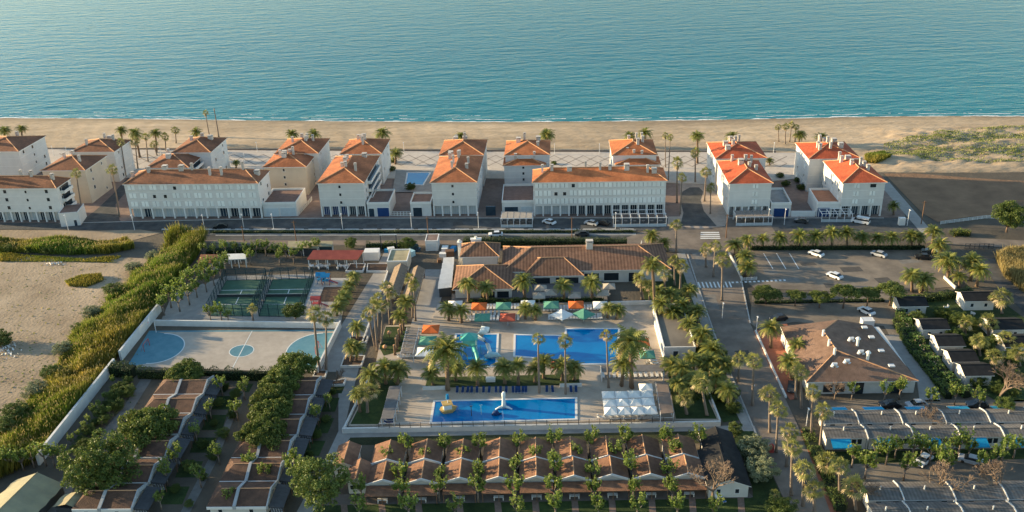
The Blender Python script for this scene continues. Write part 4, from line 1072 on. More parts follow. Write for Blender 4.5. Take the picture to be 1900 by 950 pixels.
# ------------------------------------------------------------------ reception building by the avenue
Pa = {k: G(x, y, z) for k, (x, y, z) in dict(FL=(1498,709,3.4), FR=(1663,706,3.4), RF=(1561,652,6.2), RB=(1539,612,6.2), BL=(1462,600,3.4), BR=(1620,606,3.4), BT=(1580,596,5.4)).items()}
fl, fr = (1500,709), (1702,707)
o, rz, w, d = place((1496,710), (1704,706), 24.0, 'r', 3.4, R(-2)); 
root = thing('reception_building', 'broad reception building with huge brown roof and white vents beside the avenue', 'building', (o.x,o.y,0), rz)
MB().box(.7,w-.3,.7,d-.6,0,3.3).build('wall', 'cabin_wall', root)
rx = w*.36
A,B,C,D = (0,0,3.4),(w,0,3.4),(w*.93,d,3.4),(w*.02,d,3.4); r0, r1 = (rx,d*.33,6.3), (rx-.4,d*.70,6.3); r2 = (w*.58,d,5.0)
mb = MB()
for f in ([A,B,r0],[B,C,r2,r1,r0],[D,A,r0,r1],[D,r1,r2,C]): mb.poly(f,0)
for p, q in ((A,B),(B,C),(C,D),(D,A)): mb.poly([(p[0],p[1],p[2]-.25),(q[0],q[1],q[2]-.25),q,p],1)
mb.poly([(p[0],p[1],3.15) for p in (D,C,B,A)],1)
ro = mb.build('roof', [mat('tile_reception', (.15,.092,.064), .88, c2=(.24,.15,.105), scale=.8, streak=.2, bump=.5, bscale=6), 'trim_white'], root)
for p, q in ((A,r0),(B,r0),(r0,r1),(r1,r2)): MB().tube([(p[0],p[1],p[2]+.03),(q[0],q[1],q[2]+.03)], .13, 5).build('ridge_cap', 'ridge_tile', ro)
def onroof(px, py, zg): 
    p = G(px, py, zg)-Vector((o.x,o.y,0)); c_, s_ = math.cos(-rz), math.sin(-rz); return p.x*c_-p.y*s_, p.x*s_+p.y*c_
for px, py in ((1527,623),(1537.5,641),(1548,657)):
    x, y = onroof(px, py, 6.0); MB().tube([(0,0,-1),(0,0,1.5)], .28, 10).build('vent_pipe', 'trim_white', ro, loc=(x,y,6.0)); 
for px, py in ((1591,638),(1610,664)):
    x, y = onroof(px, py, 5.6); q = MB().tube([(0,0,-1.2),(0,0,1.3)], .3, 10); q.tube([(0,0,1.3),(0,0,1.75)], [.6,.2], 10); q.build('vent_cowl', 'trim_white', ro, loc=(x,y,5.6))
for px, py in ((1579,634),(1597,658),(1548,682),(1571,675)):
    x, y = onroof(px, py, 5.3); MB().tube([(-.55,0,0),(-.3,0,.6),(.3,0,.6),(.55,0,0)], [.36,.45,.45,.36], 8).build('roof_fan', 'metal_white', ro, loc=(x,y,5.5))
for px, py in ((1617,626),(1635,651),(1654,679),(1604,608)):
    x, y = onroof(px, py, 4.6); MB().box(-.6,.6,-.5,.5,0,.25).build('skylight', 'metal_white', ro, loc=(x,y,4.6))
for a, b, h in ((.17,.25,2.2),(.28,.36,2.2),(.46,.53,2.7),(.78,.88,2.6)):
    MB().box(w*a,w*b,.55,.75,.5 if h < 2.5 else .05,h).build('window', 'window_glass', root)
podium('cooling_unit', 'pale blue cooling units behind the reception roof', 'machine', (1600,607), (1622,607), 2.0, 1.6, (), wall='metal_white', deck='metal_white', rz=R(-2), par=.05)
sheet('red_forecourt', [(1398,614),(1410,612),(1460,600),(1475,640),(1478,662),(1470,712),(1480,740),(1466,742),(1440,706)], .03, mat('brick_red', (.34,.12,.07), .9, c2=(.44,.17,.10), scale=.6, streak=.15))
sheet('reception_yard', [(1395,548),(1660,545),(1680,600),(1720,680),(1745,745),(1706,745),(1700,706),(1640,605),(1470,598),(1410,612),(1392,600)], .02, 'car_park_asphalt')
sheet('service_court', [(1640,622),(1690,620),(1735,700),(1745,742),(1706,742),(1702,705)], .03, 'grey_paving')
wall_line('low white wall edging the red forecourt', [(1402,616),(1458,738)], .5, name='kerb_wall')

# ------------------------------------------------------------------ grey corrugated terrace houses
def row_houses(tagname, eave, ridge_y, xs, wall_h, awn, wins, depth, seed, sea=False):
    """xs: pixel columns of the party walls along the front eave"""
    rz = R(-1.5); he, rise = 2.8, .6
    for k, (xa, xb) in enumerate(zip(xs, xs[1:])):
        f = lambda x: eave + (x-1600)*-.008
        P, Q = G(xa, f(xa), he), G(xb, f(xb), he); ex = Vector((math.cos(rz), math.sin(rz), 0)); w = (Q-P).dot(ex)-.25; o = P
        root = thing('terrace_house', f'grey corrugated roofed terrace house in {tagname}, {ORD[k]} from avenue', 'house', (o.x,o.y,0), rz, 'grey roofed terrace houses')
        d = depth
        MB().box(.2,w-.1,.3,d-.3,0,he-.05).build('wall', 'cabin_wall', root)
        prof = [(0,he),(d*.25,he+rise*.62),(d*.5,he+rise),(d*.75,he+rise*.62),(d,he)]
        mb = MB()
        for (ya,za),(yb,zb) in zip(prof, prof[1:]): mb.poly([(0,ya,za),(w,ya,za),(w,yb,zb),(0,yb,zb)],0); mb.poly([(0,yb,zb-.1),(w,yb,zb-.1),(w,ya,za-.1),(0,ya,za-.1)],1)
        mb.poly([(0,0,he-.1),(w,0,he-.1),(w,0,he),(0,0,he)],1)
        ro = mb.build('roof', ['corrugated','trim_white'], root)
        MB().box(0,w,d*.5-.1,d*.5+.1,he+rise-.02,he+rise+.06).build('ridge_cap', 'corrugated', ro)
        mb = MB(); pr = [(-.25,he-.6),(-.25,he+.15)]+[(y,z+.2) for y,z in prof]+[(d+.25,he+.15),(d+.25,he-.6)]
        for x0, x1 in ((w,w+.18),):
            lo = [(x0,y,z) for y,z in pr]; hi = [(x1,y,z) for y,z in pr]
            mb.poly(lo); mb.poly(hi[::-1])
            for i in range(len(pr)): j = (i+1)%len(pr); mb.poly([lo[j],lo[i],hi[i],hi[j]])
            mb.box(x0+.002,x1-.002,.1,d-.1,0,he-.6)
        mb.build('party_wall', 'white_wall', root)
        rn = random.Random(seed+k)
        fx = w*rn.uniform(.3,.6); MB().tube([(fx,d*.45,he+.5),(fx,d*.45,he+rise+.7)], .13, 6).build('flue', 'trim_white', ro)
        if awn:
            wa = 3.8; x = .8
            mb = MB(); mb.poly([(x,.2,2.75),(x+wa,.2,2.75),(x+wa,-1.9,2.0),(x,-1.9,2.0)][::-1]); mb.poly([(x,-1.9,1.75),(x+wa,-1.9,1.75),(x+wa,-1.9,2.0),(x,-1.9,2.0)])
            mb.build('awning', 'awning_blue', root); MB().box(x,x+wa,.12,.3,2.7,2.85).build('awning_case', 'trim_white', root)
        if sea:
            wa = 4.0; x = w*.3
            MB().poly([(x,d-.2,2.8),(x+wa,d-.2,2.8),(x+wa,d+1.7,2.3),(x,d+1.7,2.3)]).build('awning', 'awning_blue', root); MB().box(x,x+wa,d+1.68,d+1.75,2.22,2.32).build('awning_bar', 'trim_white', root)
        for x in wins: inst('window', WIN, root, (w*x, .3, 1.2))
row_houses('the back row', 785, 0, (1531,1596,1677,1758,1840,1924), .6, False, (.25,.75), 4.5, 1, True)
row_houses('the blue awning row', 813.5, 0, (1533,1613,1699,1785,1867,1952), 1, True, (.55,.7,.82), 4.2, 5)
row_houses('the row beyond the planted lane', 929, 0, (1613,1680,1776,1873,1972), .6, False, (.3,.8), 5.0, 9)
row_houses('the row cut by the bottom frame', 968, 0, (1625,1697,1796,1895,1990), .6, False, (.3,.8), 4.8, 13)
sheet('parking_lane', [(1500,742),(1960,742),(1960,765),(1640,762),(1505,765)], .02, 'car_park_asphalt')
sheet('planted_lane', [(1530,838),(1960,830),(1960,900),(1600,905),(1560,890)], .02, 'car_park_asphalt')
sheet('lawn', [(1545,838),(1960,832),(1960,850),(1550,862)], .03, 'lawn_grass')
sheet('red_walk', [(1484,796),(1494,796),(1566,960),(1544,960)], .03, 'brick_red')

# ------------------------------------------------------------------ black roofed bungalows
bl = [((1669,569),(1724,568.5),5.5,'blue awning garden corner'),((1712,612),(1764,611),5.6,'second beside the climbing hedge'),((1741,643),(1793,642),5.8,'third beside the climbing hedge'),((1766,672),(1818,671),5.6,'fourth beside the climbing hedge'),((1790,698),(1846,697),5.6,'fifth beside the climbing hedge'),
      ((1842,613),(1906,611),6,'behind the fan palms near the lane'),((1866,645),(1930,643),6,'below the one near the lane'),((1790,560),(1850,558),5.5,'in shade under the big fan palm')]
for fl, fr, dp, t in bl: plain_cabin(f'black roofed bungalow, {t}', fl, fr, dp, 'roof_dark', 'x', rz=R(-2), name='bungalow', group='black roofed bungalows')
sheet('lawn', [(1650,548),(1840,545),(1900,590),(1960,700),(1960,745),(1850,745),(1760,690),(1700,620)], .02, 'lawn_grass')
p = G(1690,580); root = thing('patio_awning', 'bright blue awning in front of the black roofed garden bungalow', 'awning', p, R(-2))
MB().poly([(0,0,2.1),(3.4,0,2.1),(3.4,2.0,2.6),(0,2.0,2.6)]).build('cloth', 'awning_blue', root)
for x in (0.05,3.35): MB().tube([(x,.05,0),(x,.05,2.1)], .04, 5).build('pole', 'metal_white', root)
sheet('lane', [(1815,480),(1850,480),(1880,520),(1960,590),(1960,640),(1900,580),(1850,530)], .03, 'asphalt')

# ------------------------------------------------------------------ canvas covered hut, corner
r0, r1 = G(66,882,4.2), G(6,940,4.2)
c = Vector((r0.x,r0.y,0)); ax = (r1-r0); L_ = ax.length; ax = ax.normalized(); nx = Vector((-ax.y,ax.x,0))
def tent(label, r0, r1, half, zt, ze, m):
    c = Vector((r0.x,r0.y,0)); ax = (r1-r0); L_ = ax.length; rz = math.atan2(ax.y, ax.x)
    root = thing('canvas_hut', label, 'hut', c, rz)
    for s in (-1, 1):
        mb = MB(); n = 8
        for i in range(n):
            x0, x1 = L_*i/n-.6, L_*(i+1)/n-.6; sag = lambda x: .12*math.sin(x*2.1)
            a = [(x0,0,zt+sag(x0)*.4),(x1,0,zt+sag(x1)*.4),(x1,s*half,ze+sag(x1)),(x0,s*half,ze+sag(x0))]
            mb.poly(a if s > 0 else a[::-1])
        mb.build('canvas_side', m, root)
    mb = MB().box(-.4,L_-.8,-half+.5,half-.5,0,ze-.1); mb.poly([(-.4,-half+.5,ze-.1),(-.4,half-.5,ze-.1),(-.4,0,zt-.2)]); mb.build('wall', 'metal_dark', root)
    MB().tube([(-.6,0,zt+.05),(L_-.6,0,zt+.05)], .08, 5).build('ridge_pole', 'khaki', root)
tent('long hut under khaki canvas in the corner below the boundary wall', G(66,880,4.2), G(-14,958,4.2), 5.2, 4.2, 2.0, mat('khaki_canvas', (.30,.28,.19), .9, c2=(.38,.34,.21), scale=.5, streak=.2))
tent('small hut under beige canvas below the dark pine', G(141,915,3.2), G(118,940,3.2), 3.0, 3.2, 2.2, 'khaki')
# ------------------------------------------------------------------ vegetation
leafmat('palm_leaf', (.09,.125,.028), (.27,.27,.06), (.58,.42,.13), .34)
leafmat('palm_dry', (0.350,0.245,0.105), (0.595,0.438,0.210), None, .2)
leafmat('fan_leaf', (.10,.125,.032), (.30,.29,.08), (.52,.40,.15), .32)
leafmat('fan_dry', (0.385,0.280,0.158), (0.600,0.490,0.298), None, .2)
leafmat('pine_leaf', (.055,.095,.022), (.17,.20,.045), (.30,.30,.08), .24)
leafmat('young_leaf', (.10,.155,.03), (.22,.28,.055), (.38,.40,.11), .42)
leafmat('shrub_leaf', (.05,.09,.022), (.15,.185,.04), None, .28)
leafmat('hedge_leaf', (.03,.06,.018), (.07,.105,.028), (.17,.17,.055), .22)
leafmat('olive_leaf', (0.175,0.210,0.123), (0.350,0.367,0.210), None, .25)
leafmat('flower_leaf', (0.061,0.123,0.032), (0.158,0.245,0.052), (0.600,0.385,0.315), .3)
leafmat('reed_leaf', (.10,.13,.03), (.29,.28,.07), (.52,.42,.15), .42, rnd=0, patch=(.045,(.62,.92,.55),(1.2,1.0,.75)))
leafmat('reed_plume', (.26,.21,.08), (.42,.33,.14), None, .35, rnd=0)
leafmat('dune_leaf', (0.105,0.149,0.038), (0.298,0.315,0.105), (0.490,0.438,0.193), .3, rnd=0)
mat('palm_bark', (.13,.085,.055), .95, c2=(.24,.165,.105), scale=3, bump=1, bscale=5)
mat('fan_bark', (.17,.13,.105), .95, c2=(.26,.205,.16), scale=2, bump=.6, bscale=6)
mat('tree_bark', (.16,.125,.10), .95, c2=(.28,.23,.19), scale=3, bump=.6, bscale=6)
mat('pine_bark', (.11,.075,.055), .95, c2=(.19,.13,.095), scale=3, bump=.6, bscale=6)
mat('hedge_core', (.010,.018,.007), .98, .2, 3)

def date_crown(seed, n=52, L0=3.0):
    rnd = random.Random(seed); mb = MB()
    for i in range(n):
        a = i*2.399963+rnd.uniform(-.2,.2); t = i/n
        e0 = R(82-100*t**.85+rnd.uniform(-9,9)); Ln = L0*rnd.uniform(.85,1.12)*(.8+.3*min(1, t*2.2)); droop = R(rnd.uniform(50,105))*(1-.2*t)
        p = Vector((0,0,.1)); e = e0; S = 9; pts = [p.copy()]; dirs = []
        for s in range(S):
            e = e0-droop*((s+1)/S)**1.5
            d = Vector((math.cos(a)*math.cos(e), math.sin(a)*math.cos(e), math.sin(e))); dirs.append(d)
            p = p+d*(Ln/S); pts.append(p.copy())
        side = Vector((-math.sin(a), math.cos(a), 0)); mi = 1 if (t > .9 and rnd.random() < .75) else 0
        base = len(mb.v)
        for q in pts: mb.v.append(tuple(q))
        for s in range(S):
            d = dirs[s]; up = side.cross(d).normalized()*-1
            wl = .62*(math.sin(math.pi*min(1, (s+1.3)/(S+.8)))**.6)*rnd.uniform(.85,1.1)
            for g in (-1, 1):
                tip = pts[s]+d*.42+side*g*wl-Vector((0,0,1))*.14*(1 if up.z > 0 else .6)
                i0 = len(mb.v); w_ = (pts[s+1]-pts[s])*.55
                mb.v += [tuple(tip), tuple(tip+w_*.35)]
                f = (base+s, base+s+1, i0+1, i0)
                mb.f.append(f if g > 0 else f[::-1]); mb.m.append(mi)
    return mb.mesh('crown', ['palm_leaf','palm_dry'])
def fan_crown(seed, n=30, r=1.0, skirt=10):
    rnd = random.Random(seed); mb = MB()
    for i in range(n+skirt):
        dead = i >= n; t = min(1, i/n)
        a = i*2.399963+rnd.uniform(-.35,.35)
        e = R(84-112*t**.85+rnd.uniform(-12,12)) if not dead else R(rnd.uniform(-80,-55))
        d = Vector((math.cos(a)*math.cos(e), math.sin(a)*math.cos(e), math.sin(e)))
        pl = r*rnd.uniform(.85,1.25) if not dead else r*rnd.uniform(.3,.7)
        o = d*pl+Vector((0,0,.12 if not dead else -.25)); side = d.cross(Vector((0,0,1))); side = side.normalized() if side.length > .05 else Vector((1,0,0)); nrm = side.cross(d).normalized()
        fd = (d+Vector((0,0,-1))*rnd.uniform(.15,.5)).normalized(); side = (side+nrm*rnd.uniform(-.7,.7)).normalized()
        mi = 1 if dead or (t > .85 and rnd.random() < .6) else 0
        i0 = len(mb.v); mb.v += [tuple(o), tuple(d*.05), tuple(d*.05+side*.05)]
        mb.f.append((i0, i0+1, i0+2)); mb.m.append(mi)
        K = 8; R_ = r*rnd.uniform(.75,1.05)*(1 if not dead else .8)
        for k in range(K):
            bc = R(-100+200*(k+.5)/K); wd = R(9)
            L1 = R_*(1-.18*abs(math.sin(bc))); dr = .10+.30*abs(math.sin(bc))*rnd.uniform(.6,1.3)
            f = lambda q, s_: o+(fd*math.cos(q)+side*math.sin(q))*s_
            m0, m1 = f(bc-wd, L1*.62), f(bc+wd, L1*.62); tip = f(bc, L1*1.05)-Vector((0,0,dr))
            j = len(mb.v); mb.v += [tuple(m0), tuple(tip), tuple(m1)]; mb.f.append((i0, j, j+1, j+2)); mb.m.append(mi)
    return mb.mesh('crown', ['fan_leaf','fan_dry'])
def trunk_mesh(r0, r1, bend, seed, m, n=8):
    rnd = random.Random(seed); a = rnd.uniform(0,6.28); mb = MB(); S = 7
    pts = [(bend*math.cos(a)*math.sin(k/S*2.2)*.5, bend*math.sin(a)*math.sin(k/S*2.2)*.5, k/S) for k in range(S+1)]
    pts = [(p[0]-pts[-1][0]*(k/S), p[1]-pts[-1][1]*(k/S), p[2]) for k, p in enumerate(pts)]
    rad = [r0*1.25]+[r0+(r1-r0)*k/S+rnd.uniform(-.02,.02) for k in range(1, S)]+[r1*1.15]
    mb.tube(pts, rad, n); return mb.mesh('trunk', m, True)
DC = [date_crown(s) for s in (1,2,3,4,5)]; FC = [fan_crown(s) for s in (11,12,13,14)]
DT = [trunk_mesh(.40,.34,.1,s,'palm_bark') for s in (1,2)]; FT = [trunk_mesh(.27,.17,.35,s,'fan_bark',7) for s in (3,4,5)]
prnd = random.Random(77)
def palm(kind, label, crown, base, rad=None, z=0.0, group=None):
    p = G(*base, z); h = HT(base[0], base[1], crown[0], crown[1], z); h = max(1.2, min(h, 22))
    # the crown leans with its trunk
    u, dy, dz = RAY(*crown); t = p.y/dy; dx = t*u-p.x
    root = thing('date_palm' if kind == 'd' else 'fan_palm', label, 'palm tree', p, 0, group)
    rad = rad or (2.6 if kind == 'd' else 1.9); s = rad/(2.75 if kind == 'd' else 1.9)*prnd.uniform(.93,1.08)
    hh = h-(.25 if kind == 'd' else .1)*s
    tr = inst('trunk', prnd.choice(DT if kind == 'd' else FT), root, None, 0)
    tr.scale = (max(.75, min(1.2, s)),)*2+(hh,)
    if abs(dx) > .15:
        m = Matrix.Identity(4); ang = math.atan2(dx, hh); tr.rotation_euler = (0, ang, 0); tr.scale[2] = hh/math.cos(ang)
    else: dx = 0
    cr = inst('crown', prnd.choice(DC if kind == 'd' else FC), root, (dx, 0, hh), 0, (s*prnd.uniform(.9,1.12),s*prnd.uniform(.9,1.12),s*prnd.uniform(.85,1.2)), (prnd.gauss(0,.11), prnd.gauss(0,.11), prnd.uniform(0,6.28)))
    return root
def palms(group, anchor, lst, z=0.0, word=''):
    nd = {'d': 0, 'f': 0}; tot = {'d': sum(1 for q in lst if q[0] == 'd'), 'f': sum(1 for q in lst if q[0] == 'f')}
    for q in lst:
        kind, cx, cy, bx_, by_ = q[:5]; rad = q[5] if len(q) > 5 else None
        nm = 'date palm' if kind == 'd' else 'fan palm'
        o = ORD[nd[kind]]; nd[kind] += 1
        lab = f'{o} {nm} counted from the {anchor}' if tot[kind] > 1 else f'only {nm} {word or "near the " + anchor}'
        palm(kind, lab, (cx,cy), (bx_,by_), rad, z, group)

# along the beach (counted along the promenade)
palms('palms along the promenade by the side street', 'frame edge end of the beach promenade',
 [('d',8,241,9,272),('d',40,238,41,272),('f',224,264,234,329),('d',225,241,227,276),('d',250,247,260,293,2.8),('f',251,263,256,314),('f',270,254,275,301),('f',286,268,292,290),('d',288,246,291,284),('f',306,254,308,281),('f',325,242,327,266),('d',364,245,366,272),('f',382,210,389,254,1.5),('d',438,301,438,313,1.8)])
palms('single palms on the beach behind the apartment roofs', 'brown roofed block along the beach front',
 [('d',542,248,542,272),('d',582,248,582,272),('d',709,246,709,276,3.0),('d',734,283,733.5,306,2.6),('d',855,252,855,274),('d',1015,249,1015,276,3.0),('d',1168,252,1168,272),('d',1197,246,1197,274,2.8),('d',1358,254,1358,274,2.9),('d',1428,297,1428,308,1.8),('d',1485,249,1481,267,2.7),('d',1524,253,1524,272,2.7)])
palms('street palms at the side street corner', 'porch kiosk at the side street corner', [('f',141,322,154,405),('f',208,315,222,403)])
palms('slim fan palms standing on the sand', 'plaza end of the open beach group', [('f',1444,236,1445,263,1.5),('f',1458,236,1457,267,1.5),('f',1469,232,1465,263,1.5),('f',1477,236,1475,263,1.6)])
palms('palms of the beach plaza', 'long orange roofed block towards the plaza',
 [('f',1234.5,252,1235,312,1.4),('f',1244,255,1240,336,1.5),('f',1256.5,303,1256,377,2.1),('f',1265,330,1262,398,1.7),('f',1290,284,1290,339,2.0),('d',1294,251,1294,304,2.8),('f',1310,320,1307,374,2.1),('f',1319,349,1318,397,1.8),('d',1658,381,1658,399,1.9)])
# car park
palms('thick date palms in a row along the car park hedge', 'crossing along the car park hedge',
 [('d',1387,444,1387,462,2.2),('d',1415.6,441,1415.6,461,2.3),('d',1447,440,1447,461,2.5),('d',1484,436,1484,461,2.7),('d',1514,437,1514,461,2.5),('d',1544,431,1544,461,2.7),('d',1571.6,431,1571.6,461,2.6),('d',1600,438,1600,461,2.6),('d',1628,440,1628,461,2.5),('d',1655,438,1655,461,2.6),('d',1690,436,1692,461,2.7),('d',1704,438,1706,461,2.4),('d',1733,428,1730,452,2.4)])
palms('date palms at the barrier end of the car park', 'zebra crossing beside the white kerb wall', [('d',1364,453,1364,474,2.8),('d',1383,474,1382,492,2.5),('d',1387,493,1386,512,2.7)])
palms('date palms at the far corner of the car park', 'car park island near the black bungalows',
 [('d',1692,509,1692,541,3.0),('d',1715,518,1711.7,541,2.9),('d',1744,453,1747,476,3.2),('d',1760,482,1759.6,518,3.2),('d',1780,512,1780,533,2.4),('d',1805,484,1801,520,3.0),('d',1818,500,1812,532,2.8)])
palms('palms at the avenue entrance', 'clubhouse towards the avenue crossing',
 [('d',1209,437,1208.8,463,2.6),('d',1232,451,1233,464,2.2),('f',1254.8,417,1254.8,468,2.0),('f',1309,464,1310,496,2.1),('f',1327,456,1323.5,513.5,2.1),('f',1340.7,483,1339.4,558,2.2)])
# garden beside the avenue
palms('dense palm garden between pool terrace and avenue', 'clubhouse end of the avenue garden',
 [('d',1210.5,489,1216,587,2.9),('f',1188,520,1191,556,2.2),('f',1204,530,1206,562,2.1),('f',1233,507,1236,558,2.1),('f',1251,484,1252,530,2.1),('f',1265,494,1262,536,2.1),('d',1222,540,1224,575,2.4),('d',1279,536,1281,566,2.5),('d',1227,562,1228,600,2.5),('d',1250,578,1250,603,2.9),('d',1266,565,1267,594,2.6),('d',1294,575,1295,604,2.6),('d',1246,545,1247,574,2.3),('d',1302,620,1304,656,3.2),('d',1280,600,1282,628,2.6),
  ('d',1322,648,1322,682,2.9),('d',1318,668,1319,700,2.6),('d',1345,675,1345,704,2.4),('d',1330,700,1330,728,2.5),('d',1350,722,1350,750,2.4),('f',1372,668,1370,708,2.0)])
palms('palms on the corner lawn beside the white umbrellas', 'wide grey canopy on the corner lawn',
 [('d',1248,676,1251,700,2.4),('d',1266,682,1267,708,2.5),('d',1285,664,1287,694,2.5),('d',1293,700,1294,726,2.6),('f',1270.5,738,1274,768,2.3),('f',1300.8,712,1312,772,2.6),('d',1258,712,1259,734,2.2)], TZ)
# round the pools
palms('palms standing round the pools', 'kids pool end of the pool terrace',
 [('d',799.6,690,804,714,2.4),('d',827.4,649,831,723.6,4.4),('d',845,680,846,706,2.3),('d',885,682,886.5,715,2.5),('d',935,680,937,712,2.6),('d',961.8,676,962,714,2.5),('d',993,684,993,710,2.4),('f',999.7,629,1000.7,729,1.75),('d',1009,669,1009,702,2.4),('d',1043,675,1043,706,2.4),('f',1049.5,634,1049.5,731,1.75),('d',1066,682,1066,705,2.4),('f',1125,622,1129,720,1.75),('d',1157,673,1153,716,3.0),('d',1170,632,1172,720,4.3)], TZ)
palms('palms on the terrace between umbrellas', 'panel canopy along the umbrella terrace',
 [('d',831.7,572,833,595,2.3),('d',856,575,856,598,2.4),('d',975,571,975,592,2.1),('d',993,575,994,594,2.0),('d',1128.8,571,1127,590,2.0),('d',1146.5,574,1144,592,2.1)], TZ)
palms('palms along the clubhouse front', 'pyramid roof wing along the clubhouse front',
 [('d',869,525,870,560,2.8),('d',902,532,905,560,2.5),('d',970.8,521,974,556,2.7),('d',1045,528,1047,558,2.8),('d',1098,524,1099,558,2.7)], TZ)
# left of the terrace
palms('palms on the lawn left of the pools', 'path planters across to the slatted pergola',
 [('f',684,584,696,643,1.9),('f',693,570,700.4,652,1.9),('f',700,557,703,634,1.9),('f',709,569,708.5,642,2.0),('f',718,533,724,603,2.0),('f',724,545,728,603,2.0),('d',752,558,752.7,598,2.4),('f',762,518,766,590,2.0),('f',768,530,771,596,1.9),('d',742,585,743,612,2.0)])
palms('date palms on the corner lawn below the lawn path', 'corner lawn gate towards the pool canopy', [('d',714,679,716,712,2.6),('f',682,727,682,765,2.6),('d',738,683,737,712,2.8),('d',690,695,692,722,2.7),('d',664,730,668,764,2.4)], TZ)
palms('tall fan palms at the court wall', 'sports court wall', [('f',582.5,583,593,690,2.1),('f',605,592,605,690,2.0)])
palms('date palms in the path planters', 'pavilion end of the path planters', [('d',662,606,663.6,632,2.3),('d',652,643,651,674,2.3),('d',662,644,661,673,2.2)])
palms('low bushy date palms between playground and path', 'pavilion end of the playground bed',
 [('d',656,512,655,528,2.1),('d',648,527,648,542,2.1),('d',643,538,643,553,2.1),('d',638,549,637,564,2.1),('d',632,559,631,574,2.1),('d',626,570,625,586,2.1)])
palms('lone palm beside the padel courts', 'padel courts', [('f',468,573,470,596,1.6)], word='standing low between the padel courts and the sports court')
# avenue, lower part
palms('palms along the lower avenue', 'red forecourt down the avenue',
 [('d',1430.6,607,1430.6,645,2.9),('d',1478.5,640,1479,668,2.5),('f',1399,670,1396,752,2.0),('d',1465,670,1468,702,2.8),('f',1486.7,692,1486.7,757,2.0),('f',1478,684,1476,740,1.9),('f',1429,732,1428,802,2.1),('f',1508.6,728,1504.5,813,2.0),('f',1444,760,1440,840,2.0),('f',1528,764,1521,835,2.1),('f',1465,802,1459,866,2.1),('f',1470,830,1467.6,920,2.1),('f',1536,858,1541,886,2.3),('f',1558,866,1558,923,1.9),('f',1492,873,1489.5,939,2.1),('f',1511,909,1511,953,2.2),('f',1585,905,1588,945,2.3),('f',1437.5,916,1437,935,1.1)])
palms('fan palms among the black roofed bungalows', 'lane along the bungalow gardens', [('f',1859,553,1859,582,2.9),('f',1834,598,1834,625,2.2),('f',1790.5,599,1791,622,2.3),('f',1867,628,1867,652,2.2),('f',1818,634,1818,660,2.4),('f',1892,653,1892,680,2.3),('f',1845,662,1845,688,2.3)])
# bare palm trunk on the beach
p = G(406,254); o = inst('bare_palm_trunk', FT[0], None, p, 0, (1.1,1.1,11.5)); tag(o, 'bare palm trunk without leaves standing on the beach', 'palm trunk')

# ---- broadleaf trees and pines
def leaf_quad(mb, c, sz, rnd, mi=0, flat=.5):
    n = Vector((rnd.gauss(0,1), rnd.gauss(0,1), rnd.gauss(0,1)*flat+.6)).normalized(); a = n.orthogonal().normalized(); b = n.cross(a); t = rnd.uniform(0,6.28)
    a, b = a*math.cos(t)+b*math.sin(t), b*math.cos(t)-a*math.sin(t)
    a *= sz; b *= sz*.62
    mb.poly([c-a, c-b*.9, c+a, c+b*.9], mi)
def pine_mesh(seed, rx=1.0, rz=.55, clumps=135, leaves=115, kind='umbrella'):
    """crown of radius about 1, foot of crown at z=0"""
    rnd = random.Random(seed); mb = MB(); cs = []
    for i in range(clumps):
        a = rnd.uniform(0,6.283); r = math.sqrt(rnd.random())*.86
        if kind == 'umbrella': z = rz*math.sqrt(max(0, 1-r*r))*rnd.uniform(.45,1.0)+.05*rnd.gauss(0,1)
        else: z = rz*(1+math.sqrt(max(0,1-r*r))*rnd.uniform(-.9,.95))
        k = 1+.16*math.sin(3*a+seed)+.1*math.sin(7*a+2*seed); cs.append(Vector((rx*r*k*math.cos(a), rx*r*k*math.sin(a), z)))
    for c in cs:
        cr = rnd.uniform(.11,.2)
        for j in range(leaves):
            d = Vector((rnd.gauss(0,1), rnd.gauss(0,1), rnd.gauss(0,1)*.75+.25)).normalized()*cr*rnd.uniform(.75,1.08); d.z *= .75
            leaf_quad(mb, c+d, rnd.uniform(.024,.046), rnd)
    return mb, cs
def limbs(cs, rnd, m, n=7, base_r=.05, foot=-.8):
    mb = MB(); mb.tube([(0,0,foot),(.02,.01,foot*.5),(0,0,.0)], [base_r*1.25,base_r,base_r*.8], 7)
    for c in rnd.sample(cs, n): mb.tube([(0,0,-.12),(c.x*.45,c.y*.45,c.z*.35+.02),(c.x*.9,c.y*.9,c.z*.85)], [base_r*.6,base_r*.35,base_r*.12], 5)
    return mb.mesh('trunk', m, True)
PINES = []
for s in (1,2,3,4):
    mb, cs = pine_mesh(s); PINES.append((limbs(cs, random.Random(s), 'pine_bark'), mb.mesh('crown', 'pine_leaf')))
ROUND = []
for s in (7,8,9):
    mb, cs = pine_mesh(s, 1.0, .72, 135, 105, 'round'); ROUND.append((limbs(cs, random.Random(s), 'pine_bark', foot=-.5), mb.mesh('crown', 'shrub_leaf')))
mb, cs = pine_mesh(21, 1.0, .7, 130, 105, 'round'); OLIVE = (limbs(cs, random.Random(3), 'tree_bark', foot=-.3), mb.mesh('crown', 'olive_leaf'))
mb, cs = pine_mesh(22, 1.0, .8, 130, 105, 'round'); YELLOW = (limbs(cs, random.Random(3), 'pine_bark', foot=-.5), mb.mesh('crown', leafmat('light_pine', (.08,.12,.03), (.18,.22,.05), None, .2)))
def tree(name, label, base, rad, foot, meshes, z=0, sz=1.0, group=None, cat='tree'):
    """rad: crown radius in m; foot: height of the crown's lower edge"""
    root = thing(name, label, cat, G(*base, z), prnd.uniform(0,6.28), group)
    inst('crown', meshes[1], root, (0,0,foot), 0, (rad,rad,rad*sz))
    t = inst('trunk', meshes[0], root, (0,0,foot), 0, (rad,rad,max(foot/.8, rad*sz*.5)))
    return root
pp = lambda k: PINES[k % 4]
